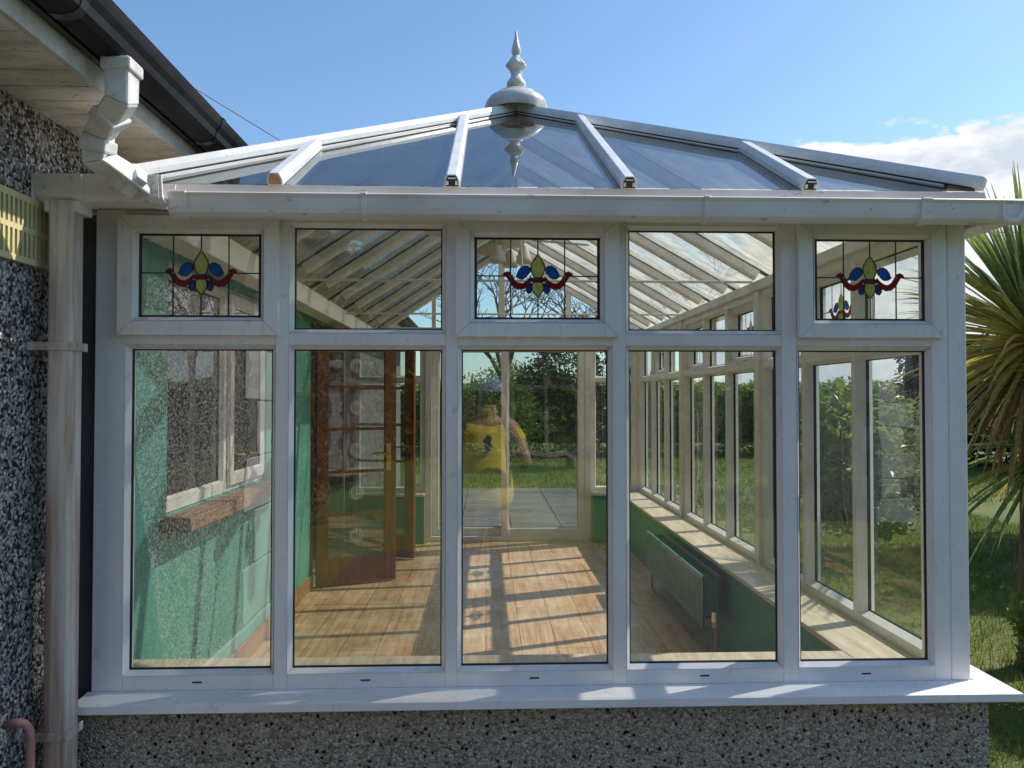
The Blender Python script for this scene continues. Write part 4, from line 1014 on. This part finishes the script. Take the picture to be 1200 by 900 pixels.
# ------------------------------------------------------------ world, sun, camera
EL, AZ = R(45.5), R(19.5)   # azimuth measured from +x towards +y
sd = V((math.cos(EL) * math.cos(AZ), math.cos(EL) * math.sin(AZ), math.sin(EL)))
sun = bpy.data.lights.new('sun', 'SUN'); sun.energy = 5.0; sun.angle = R(.5); sun.color = (1, .94, .85)
so = bpy.data.objects.new('sun', sun); so.rotation_euler = sd.to_track_quat('Z', 'Y').to_euler(); col.objects.link(so)
w = bpy.data.worlds.new('World'); scene.world = w; w.use_nodes = True; nt = w.node_tree; nt.nodes.clear()
def N(t, **kw): return nt.nodes.new(t)
L = nt.links.new
wo = N('ShaderNodeOutputWorld'); bgn = N('ShaderNodeBackground'); sky = N('ShaderNodeTexSky'); sky.sky_type = 'NISHITA'; sky.sun_disc = False
sky.sun_elevation = EL; sky.sun_rotation = R(90) - AZ; sky.altitude = 0; sky.air_density = 1.0; sky.dust_density = .6; sky.ozone_density = 2.0
bgn.inputs['Strength'].default_value = .15
tc = N('ShaderNodeTexCoord'); sep = N('ShaderNodeSeparateXYZ'); L(tc.outputs['Generated'], sep.inputs[0])
mp = N('ShaderNodeMapping'); mp.inputs['Scale'].default_value = (1, 1, 2.3); L(tc.outputs['Generated'], mp.inputs['Vector'])
cn = N('ShaderNodeTexNoise'); cn.inputs['Scale'].default_value = 9; cn.inputs['Detail'].default_value = 9; cn.inputs['Roughness'].default_value = .58; L(mp.outputs[0], cn.inputs['Vector'])
def rmp(s, stops):
    r_ = N('ShaderNodeValToRGB'); el = r_.color_ramp.elements
    while len(el) < len(stops): el.new(.5)
    for i, (p_, c_) in enumerate(stops): el[i].position = p_; el[i].color = (c_, c_, c_, 1)
    L(s, r_.inputs[0]); return r_.outputs[0]
# elevation window (clouds low) and azimuth window (to the right of the view)
ze = rmp(sep.outputs['Z'], [(0.0, .9), (.27, .85), (.34, 0)])
az = N('ShaderNodeVectorMath'); az.operation = 'DOT_PRODUCT'; L(tc.outputs['Generated'], az.inputs[0]); az.inputs[1].default_value = (.74, .67, 0)
ae = rmp(az.outputs['Value'], [(.80, 0), (.88, 1)])
mA = mathn(lambda t, **k: nt.nodes.new(t), L, 'MULTIPLY', ze, ae)
thr = mathn(N, L, 'MULTIPLY_ADD', mA, .37, -.02)
dens = mathn(N, L, 'ADD', cn.outputs['Fac'], thr)
cf = mathn(N, L, 'MULTIPLY', rmp(dens, [(.60, 0), (.665, 1)]), mathn(N, L, 'MINIMUM', mathn(N, L, 'MULTIPLY', mA, 3.0), 1.0))
wisp = rmp(cn.outputs['Fac'], [(.6, 0), (.9, .2)])
cf = mathn(N, L, 'MAXIMUM', cf, mathn(N, L, 'MULTIPLY', wisp, .35))
cmx = N('ShaderNodeMix'); cmx.data_type = 'RGBA'; L(cf, cmx.inputs[0])
tint = N('ShaderNodeMix'); tint.data_type = 'RGBA'; tint.blend_type = 'MULTIPLY'; tint.inputs[0].default_value = 1; L(sky.outputs[0], tint.inputs[6]); tint.inputs[7].default_value = (1.06, 1.22, 1.29, 1)
L(tint.outputs[2], cmx.inputs[6]); 
mp2 = N('ShaderNodeMapping'); mp2.inputs['Location'].default_value = (.012, .012, -.05); mp2.inputs['Scale'].default_value = (1, 1, 2.3); L(tc.outputs['Generated'], mp2.inputs['Vector'])
cn2 = N('ShaderNodeTexNoise'); cn2.inputs['Scale'].default_value = 9; cn2.inputs['Detail'].default_value = 8; cn2.inputs['Roughness'].default_value = .6; L(mp2.outputs[0], cn2.inputs['Vector'])
shade = N('ShaderNodeMix'); shade.data_type = 'RGBA'; L(rmp(cn2.outputs['Fac'], [(.42, 0), (.58, 1)]), shade.inputs[0]); shade.inputs[6].default_value = (4.6, 5.1, 5.8, 1); shade.inputs[7].default_value = (7.0, 7.1, 7.2, 1)
L(shade.outputs[2], cmx.inputs[7])
L(cmx.outputs[2], bgn.inputs[0]); L(bgn.outputs[0], wo.inputs[0])

cam = bpy.data.cameras.new('camera'); co = bpy.data.objects.new('camera', cam); col.objects.link(co)
cam.sensor_width = 36; cam.lens = 870 / 1200 * 36; cam.clip_start = .02; cam.clip_end = 1000
co.location = (0, -2.33, 1.55)
yaw, pit = R(2.0), R(1.15)
fwd = V((math.sin(yaw) * math.cos(pit), math.cos(yaw) * math.cos(pit), math.sin(pit)))
co.rotation_euler = fwd.to_track_quat('-Z', 'Y').to_euler()
scene.camera = co
scene.view_settings.view_transform = 'Standard'; scene.view_settings.look = 'None'; scene.view_settings.exposure = 0; scene.view_settings.gamma = 1
scene.render.engine = 'CYCLES'; cy = scene.cycles
cy.max_bounces = 10; cy.diffuse_bounces = 4; cy.glossy_bounces = 5; cy.transmission_bounces = 6; cy.transparent_max_bounces = 32
cy.caustics_reflective = False; cy.caustics_refractive = False; cy.sample_clamp_indirect = 6
cy.use_denoising = True
try: cy.denoiser = 'OPENIMAGEDENOISE'
except Exception: pass
